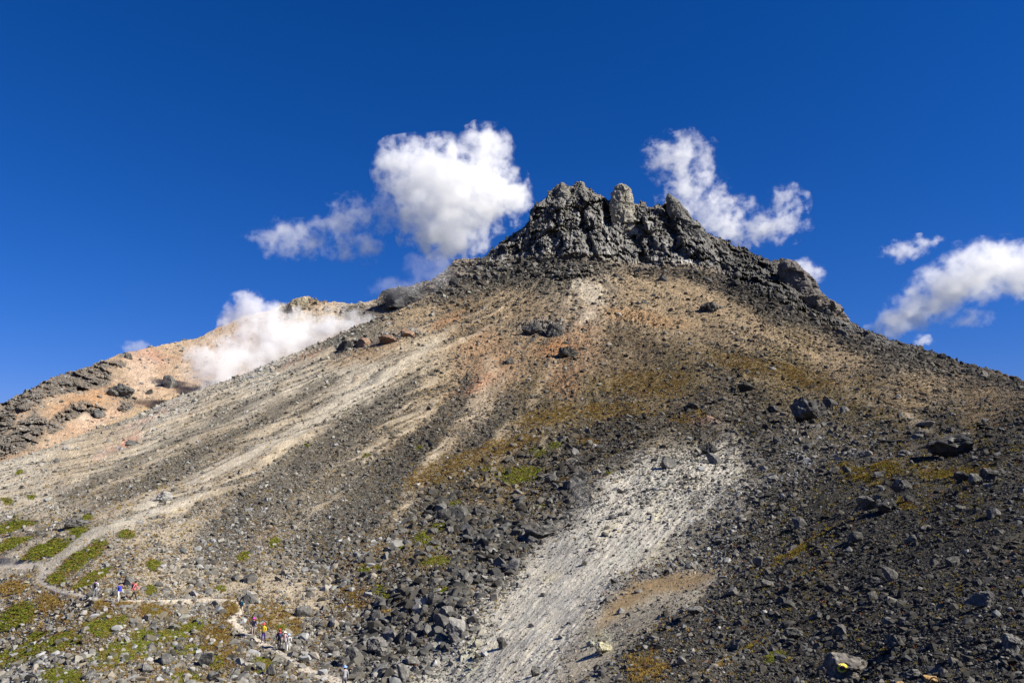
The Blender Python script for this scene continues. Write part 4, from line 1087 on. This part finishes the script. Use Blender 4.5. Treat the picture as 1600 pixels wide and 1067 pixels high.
def hiker(x, y, h_px, face, label, top, legs, stride=.15, arm_l=(.05, -.05), arm_r=(.05, -.05), hat=None, hatc=None, pack=None, packc=None, lid=None, pack_label=None, pole=0, pole_label=None, lean=.04, hand_up=False, elbow=.0, group='hikers on the footpath'):
    foot = at(x, y); H = h_px * foot.y / FPX
    H = min(max(H, 1.5), 1.85); s = H / 1.72
    J = {}; R_ = {}
    def j(n_, p, r): J[n_] = tuple(q * s for q in p); R_[n_] = tuple(q * s for q in r) if isinstance(r, tuple) else r * s
    ly = lean
    j('pelvis', (0, 0, .93), (.15, .105)); j('waist', (0, ly * .4, 1.08), (.135, .095)); j('chest', (0, ly * 1.0, 1.30), (.16, .11)); j('collar', (0, ly * 1.3, 1.42), (.10, .075))
    j('neck', (0, ly * 1.5, 1.49), .052); j('head', (0, ly * 1.9 + .015, 1.58), (.073, .088)); j('crown', (0, ly * 1.9 + .01, 1.66), (.066, .082))
    E = [('pelvis', 'waist'), ('waist', 'chest'), ('chest', 'collar'), ('collar', 'neck'), ('neck', 'head'), ('head', 'crown')]
    for sd, nm, arm in ((-1, 'l', arm_l), (1, 'r', arm_r)):
        j('sh' + nm, (sd * .19, ly * 1.1, 1.38), .062)
        if hand_up and nm == 'r':
            el, wr, pa = (sd * .30, .16 + ly, 1.22), (sd * .16, .24 + ly, 1.47), (sd * .10, .23 + ly, 1.55)
        else:
            el = (sd * .245, ly + arm[0] * .5, 1.12); wr = (sd * .25, ly + arm[0] * 1.2 + .05, .90 + abs(arm[0]) * .22 + elbow); pa = (sd * .245, wr[1] + .025, wr[2] - .07 + elbow * .3)
        j('el' + nm, el, .048); j('wr' + nm, wr, .033); j('pa' + nm, pa, (.042, .024))
        E += [('collar', 'sh' + nm), ('sh' + nm, 'el' + nm), ('el' + nm, 'wr' + nm), ('wr' + nm, 'pa' + nm)]
        dv = Vector(pa) - Vector(wr); dv.normalize()
        for f in range(4):
            L_ = (.062, .074, .07, .055)[f]; off = Vector((0, (f - 1.5) * .022, 0)); k1_ = Vector(pa) + dv * .035 + off; k2_ = k1_ + dv * L_ + Vector((-sd * .018, 0, .006))
            j('f%d%s' % (f, nm), tuple(k1_), .0095); j('g%d%s' % (f, nm), tuple(k2_), .008); E += [('pa' + nm, 'f%d%s' % (f, nm)), ('f%d%s' % (f, nm), 'g%d%s' % (f, nm))]
        th = Vector(pa) + Vector((-sd * .03, .035, 0)) + dv * .02; j('th' + nm, tuple(th), .011); E.append(('pa' + nm, 'th' + nm))
        fy = stride * sd
        j('hp' + nm, (sd * .095, 0, .86), (.098, .098)); j('kn' + nm, (sd * .10, fy * .55 + .03, .48), .062); j('an' + nm, (sd * .10, fy * 1.1 - .02, .085), .043); j('to' + nm, (sd * .115, fy * 1.1 + .13, .035), (.045, .032))
        E += [('pelvis', 'hp' + nm), ('hp' + nm, 'kn' + nm), ('kn' + nm, 'an' + nm), ('an' + nm, 'to' + nm)]
    def seg(e):
        a, b = e
        if b[:2] == 'to': return 3
        if b in ('neck', 'head', 'crown') or b[:2] in ('pa', 'th') or (b[0] in 'fg' and b[1].isdigit()): return 1
        if b[:2] in ('hp', 'kn', 'an'): return 2
        return 0
    me = body_mesh('person', J, E, R_, seg, [cloth(top), SKIN, cloth(legs), SHOE])
    # face: nose, ears, eyes and mouth joined into the same body mesh
    bmm = bmesh.new(); bmm.from_mesh(me); hd = Vector(J['head'])
    for (ox, oy, oz), rr, mi in (((0, .095, .0), (.013, .022, .022), 1), ((-.078, 0, 0), (.012, .02, .03), 1), ((.078, 0, 0), (.012, .02, .03), 1), ((-.032, .083, .03), (.013, .01, .008), 3), ((.032, .083, .03), (.013, .01, .008), 3), ((0, .084, -.045), (.026, .008, .007), 3)):
        g = bmesh.ops.create_icosphere(bmm, subdivisions=1, radius=1)['verts']
        for v in g: v.co = hd + Vector((v.co.x * rr[0] + ox, v.co.y * rr[1] + oy, v.co.z * rr[2] + oz)) * s
        for f in {f for v in g for f in v.link_faces}: f.material_index = mi
    bmm.to_mesh(me); bmm.free()
    o = link('person', me, None, label=label, category='person', group=group)
    o.location = foot + Vector((0, 0, -.01)); o.rotation_euler = (0, 0, face)
    hair = link('hair', blob_mesh('hair', [((hd.x, hd.y - .018 * s, hd.z + .05 * s), (.086 * s, .098 * s, .088 * s)), ((hd.x, hd.y - .05 * s, hd.z - .01 * s), (.074 * s, .06 * s, .09 * s))], HAIR), o)
    if hat:
        hm = hat_mesh('hat', .096 * s, (.085 if hat == 'brim' else .0) * s, .13 * s, cloth(hatc), hat == 'cap'); ho = link('hat', hm, o); ho.location = (hd.x, hd.y - .005, hd.z + .055 * s)
    if pack:
        M_ = Matrix.Translation(o.location) @ Matrix.Rotation(face, 4, 'Z')
        ch = Vector(J['chest'])
        pk = link('backpack', pack_mesh('backpack', .31 * s * pack, .20 * s * pack, .48 * s * pack, cloth(packc)), None, label=pack_label, category='backpack')
        pk.matrix_world = M_ @ Matrix.Translation((ch.x, ch.y - .215 * s, ch.z - .06 * s))
        ld = link('top_lid', pack_mesh('top_lid', .29 * s * pack, .22 * s * pack, .15 * s * pack, cloth(lid or packc)), pk); ld.location = (0, .0, .24 * s * pack)
        for sd in (-1, 1):
            V, F = tube([(sd * .11 * s, .08 * s, .17 * s), (sd * .125 * s, .20 * s, .235 * s), (sd * .13 * s, .33 * s, .12 * s), (sd * .135 * s, .30 * s, -.08 * s), (sd * .13 * s, .09 * s, -.16 * s)], .018 * s, 6)
            link('strap', mesh_from('strap', V, F, [cloth(packc)], True), pk)
    if pole:
        M_ = Matrix.Translation(o.location) @ Matrix.Rotation(face, 4, 'Z')
        nm = 'r' if pole > 0 else 'l'; pa = Vector(J['pa' + nm])
        V, F = tube([pa + Vector((0, .02, .05)), pa + Vector((0, .03, -.06)), Vector((pa.x * 1.15, pa.y + .16, .0))], .011, 6)
        po = link('trekking_pole', mesh_from('trekking_pole', [tuple(M_ @ Vector(v)) for v in V], F, [cloth((.32, .27, .2))], True), None, label=pole_label, category='trekking pole')
        g = blob_mesh('grip', [(tuple(M_ @ (pa + Vector((0, .02, .0)))), (.02, .02, .06))], HAIR); link('grip', g, po)
    return o

R_ = math.radians
WHT = (.5, .5, .5); NAVY = (.015, .015, .045); BLK = (.018, .018, .02)
hiker(148,936,29,R_(20),'person in white shirt and grey trousers seen from behind, leading on the upper path',WHT,(.16,.17,.19),.10,pack=.85,packc=BLK,lid=(.20,.10,.38),pack_label='black and violet backpack on the leading hiker of the upper path',elbow=.12)
hiker(183,940,28,R_(-75),'person in bright blue jacket and white trousers with one hand raised to the face',(.03,.05,.62),(.62,.6,.56),.10,hand_up=True)
hiker(208,937,28,R_(-90),'person in red and white shirt and black trousers striding along the upper path',(.58,.16,.17),BLK,.30,arm_l=(.2,0),arm_r=(-.15,0),pack=.95,packc=(.03,.03,.05),lid=(.5,.03,.03),pack_label='black backpack with red lid on the striding hiker',pole=-1,pole_label='pale trekking pole held by the striding hiker',lean=.08)
hiker(377,961,25,R_(165),'person in teal jacket and beige trousers coming round the path bend',(.015,.09,.14),(.5,.42,.30),.18,hat='cap',hatc=BLK,pole=1,pole_label='trekking pole held by the hiker in teal',elbow=.08)
hiker(395,993,27,R_(200),'person in dark navy jacket with a pink hat on the lower path',NAVY,(.30,.25,.22),.14,hat='brim',hatc=(.62,.05,.38),pack=.9,packc=(.03,.02,.06),lid=(.5,.06,.08),pack_label='navy backpack with red lid on the hiker in the pink hat',elbow=.15)
hiker(411,1003,29,R_(170),'person in yellow jacket, purple trousers and red cap on the lower path',(.68,.50,.03),(.06,.03,.16),.14,hat='cap',hatc=(.55,.03,.04),elbow=.2)
hiker(436,1012,29,R_(25),'person in black trousers with a red-topped pack climbing the lower path',(.03,.03,.08),BLK,.10,hat='cap',hatc=(.55,.04,.05),pack=1,packc=(.05,.05,.1),lid=(.55,.05,.06),pack_label='dark backpack with red top on the climbing hiker')
hiker(444,1011,28,R_(175),'person in pinkish top and white sun hat facing the climbing hiker',(.52,.36,.38),(.2,.19,.2),.10,hat='brim',hatc=(.68,.66,.6),elbow=.15)
hiker(451,1015,28,R_(190),'person in white clothes with a pale blue hat, lowest of the group on the path',WHT,(.58,.57,.54),.12,hat='brim',hatc=(.33,.45,.62),pack=.8,packc=(.06,.07,.1),pack_label='dark backpack on the hiker in the pale blue hat',elbow=.2,arm_r=(.25,0))
hiker(537,1084,27,R_(10),'person of whom only a light blue cap shows at the bottom edge',(.3,.3,.32),(.1,.1,.12),.1,hat='brim',hatc=(.20,.36,.72))

# ------------------------------------------------------------------ clouds and steam: lumpy closed hulls filled with vapour
def vapour(name, blobs, d, density, label, cat, noise_px, seed, thr=.0, soft=.35, aniso=.1, depth_k=1.0, step=.5, hull=1.25, colr_=(1, 1, 1), kindv=None, detail=7, amp=2.0, lift=.0, warp=2.4, group=None):
    """blobs: px, py, rx, ry.  The vapour thins towards each lump's rim and is torn by noise."""
    ce, ra = [], []
    for b in blobs:
        ce.append(spot(np.array([b[0]]), np.array([b[1]]), np.array([d + (b[4] if len(b) > 4 else 0)]))[0])
        dd = d + (b[4] if len(b) > 4 else 0); ra.append((b[2] * dd / FPX, (b[2] + b[3]) / 2 * depth_k * dd / FPX, b[3] * dd / FPX))
    ce, ra = np.array(ce), np.array(ra); base = ce.mean(0); step = step * .4
    bmm = bmesh.new()
    for c, r in zip(ce, ra):
        g = bmesh.ops.create_icosphere(bmm, subdivisions=4, radius=1)['verts']
        X = np.array([v.co for v in g])
        X = X * (hull * r) + c - base
        for v, q in zip(g, X): v.co = q
    me = bpy.data.meshes.new(name); bmm.to_mesh(me); bmm.free()
    o = link(name, me, None, label=label, category=cat, kind=kindv, group=group); o.location = base
    rm = o.modifiers.new('merge', 'REMESH'); rm.mode = 'VOXEL'; rm.voxel_size = float(ra.min() * .22); rm.use_smooth_shade = True
    m = bpy.data.materials.new(name + '_vapour'); m.use_nodes = True; nt = m.node_tree; N, L = nt.nodes, nt.links; N.clear()
    out = N.new('ShaderNodeOutputMaterial'); pv = N.new('ShaderNodeVolumePrincipled'); tc = N.new('ShaderNodeTexCoord')
    pv.inputs['Color'].default_value = (*colr_, 1); pv.inputs['Anisotropy'].default_value = aniso; pv.inputs['Density Attribute'].default_value = ''
    # warp the position a little, then take the best of the lumps
    fall = None
    nz = N.new('ShaderNodeTexNoise'); nz.inputs['Scale'].default_value = 1.0 / (noise_px * d / FPX); nz.inputs['Detail'].default_value = detail; nz.inputs['Roughness'].default_value = .68
    off = N.new('ShaderNodeVectorMath'); off.operation = 'ADD'; off.inputs[1].default_value = (seed * 37.1, seed * 11.7, seed * 5.3)
    L.new(tc.outputs['Object'], off.inputs[0]); L.new(off.outputs[0], nz.inputs['Vector'])
    nw = N.new('ShaderNodeTexNoise'); nw.inputs['Scale'].default_value = 1.0 / (noise_px * 1.3 * d / FPX); nw.inputs['Detail'].default_value = 3
    L.new(off.outputs[0], nw.inputs['Vector'])
    ws = N.new('ShaderNodeVectorMath'); ws.operation = 'SUBTRACT'; L.new(nw.outputs['Color'], ws.inputs[0]); ws.inputs[1].default_value = (.5, .5, .5)
    wa = N.new('ShaderNodeVectorMath'); wa.operation = 'MULTIPLY_ADD'; L.new(ws.outputs[0], wa.inputs[0]); wa.inputs[1].default_value = (noise_px * warp * d / FPX,) * 3; L.new(tc.outputs['Object'], wa.inputs[2])
    for c, r in zip(ce, ra):
        mp = N.new('ShaderNodeVectorMath'); mp.operation = 'SUBTRACT'; mp.inputs[1].default_value = tuple(c - base); L.new(wa.outputs[0], mp.inputs[0])
        dv = N.new('ShaderNodeVectorMath'); dv.operation = 'DIVIDE'; dv.inputs[1].default_value = tuple(r); L.new(mp.outputs[0], dv.inputs[0])
        ln = N.new('ShaderNodeVectorMath'); ln.operation = 'LENGTH'; L.new(dv.outputs[0], ln.inputs[0])
        if fall is None: fall = ln.outputs['Value']
        else:
            mn = N.new('ShaderNodeMath'); mn.operation = 'SMOOTH_MIN'; mn.inputs[2].default_value = .25; L.new(fall, mn.inputs[0]); L.new(ln.outputs['Value'], mn.inputs[1]); fall = mn.outputs[0]
    # density = smoothstep(thr, thr+soft, 1 - fall + amp*(noise-.5)) within the hull
    a = N.new('ShaderNodeMath'); a.operation = 'MULTIPLY_ADD'; L.new(nz.outputs['Fac'], a.inputs[0]); a.inputs[1].default_value = amp; a.inputs[2].default_value = 1 - amp * .5 + lift
    b_ = N.new('ShaderNodeMath'); b_.operation = 'SUBTRACT'; L.new(a.outputs[0], b_.inputs[0]); L.new(fall, b_.inputs[1])
    mr = N.new('ShaderNodeMapRange'); mr.interpolation_type = 'SMOOTHSTEP'; mr.inputs['From Min'].default_value = thr; mr.inputs['From Max'].default_value = thr + soft; mr.inputs['To Max'].default_value = density
    L.new(b_.outputs[0], mr.inputs['Value'])
    rim = N.new('ShaderNodeMapRange'); rim.interpolation_type = 'SMOOTHSTEP'; rim.inputs['From Min'].default_value = hull * 1.05; rim.inputs['From Max'].default_value = hull * .8; L.new(fall, rim.inputs['Value'])
    mu = N.new('ShaderNodeMath'); mu.operation = 'MULTIPLY'; L.new(mr.outputs['Result'], mu.inputs[0]); L.new(rim.outputs['Result'], mu.inputs[1])
    L.new(mu.outputs[0], pv.inputs['Density']); L.new(pv.outputs[0], out.inputs['Volume'])
    try: m.cycles.volume_step_rate = step
    except Exception: pass
    me.materials.append(m)
    return o

vapour('cloud', [(655,270,66,52),(705,300,92,78),(757,238,44,44),(780,305,48,52),(695,368,66,40),(620,250,34,34)], 1000, .042, 'large bright white cloud left of the summit', 'cloud', 30, 1, soft=.7, step=.3, lift=.05, amp=5)
vapour('cloud', [(455,374,66,30),(548,350,54,42),(556,392,50,24),(600,330,36,30),(505,352,34,18)], 1000, .022, 'thin torn wisps of cloud trailing left of the large white cloud', 'cloud', 26, 2, thr=.05, soft=.9, step=.35, lift=-.08, amp=5.5)
vapour('cloud', [(1062,248,58,40),(1082,300,52,46),(1125,345,66,40),(1195,356,64,28),(1230,318,32,30),(1068,212,26,16)], 1000, .034, 'ragged white cloud right behind the summit with a hooked end', 'cloud', 22, 3, thr=.05, soft=.8, step=.3, lift=-.12, amp=5.8)
vapour('cloud', [(1258,425,28,24)], 900, .05, 'small cloud peeping from behind the dark rock knob', 'cloud', 16, 4, soft=.5)
vapour('cloud', [(1545,415,74,40),(1490,447,66,36),(1435,482,52,30),(1392,510,34,22),(1612,425,60,46)], 1100, .036, 'long slanting white cloud low in the sky at the right', 'cloud', 30, 5, soft=.75, step=.3, lift=.08, amp=3.4, warp=1.6)
vapour('cloud', [(1412,392,36,18),(1445,378,28,12)], 1100, .03, 'faint wisp of cloud above the long slanting cloud', 'cloud', 16, 6, soft=.7, amp=4, lift=-.1)
vapour('cloud', [(1442,532,18,11)], 1000, .04, 'tiny puff of cloud resting on the right skyline', 'cloud', 11, 7, soft=.5)
vapour('cloud', [(1515,498,40,16)], 1100, .014, 'stray shred of cloud under the long slanting cloud', 'cloud', 16, 13, soft=.8, amp=4, lift=-.1)
vapour('cloud', [(212,544,28,12)], 700, .03, 'faint puff of cloud just above the crater ridge', 'cloud', 14, 8, soft=.5)
vapour('steam', [(350,570,56,48,-14),(410,525,62,52,4),(388,492,42,36,6),(470,525,66,42,14),(330,592,28,28,-20),(535,505,50,24,32)], 312, .18, 'dense white steam rising from the crater beyond the slope', 'steam', 30, 9, soft=.65, kindv='stuff', step=.35, aniso=.1, hull=1.25, depth_k=.4, lift=.22, amp=4.0, colr_=(.98, .98, .985))
vapour('steam', [(625,455,52,26),(680,420,48,32),(735,370,40,30)], 424, .022, 'thin grey steam drifting off the crater rim', 'steam', 30, 10, soft=.6, kindv='stuff', step=.5, depth_k=.5, lift=.1)
vapour('steam', [(850,990,36,44),(830,1045,50,40),(880,930,26,30)], 56, .08, 'thin vapour over the white gully floor', 'steam', 26, 11, soft=.7, kindv='stuff', step=.5, depth_k=.4, lift=.1)
vapour('steam', [(908,765,20,48),(905,815,26,26)], 96, .08, 'faint vapour over the head of the boulder field', 'steam', 22, 12, soft=.7, kindv='stuff', step=.5, depth_k=.4, lift=.1)
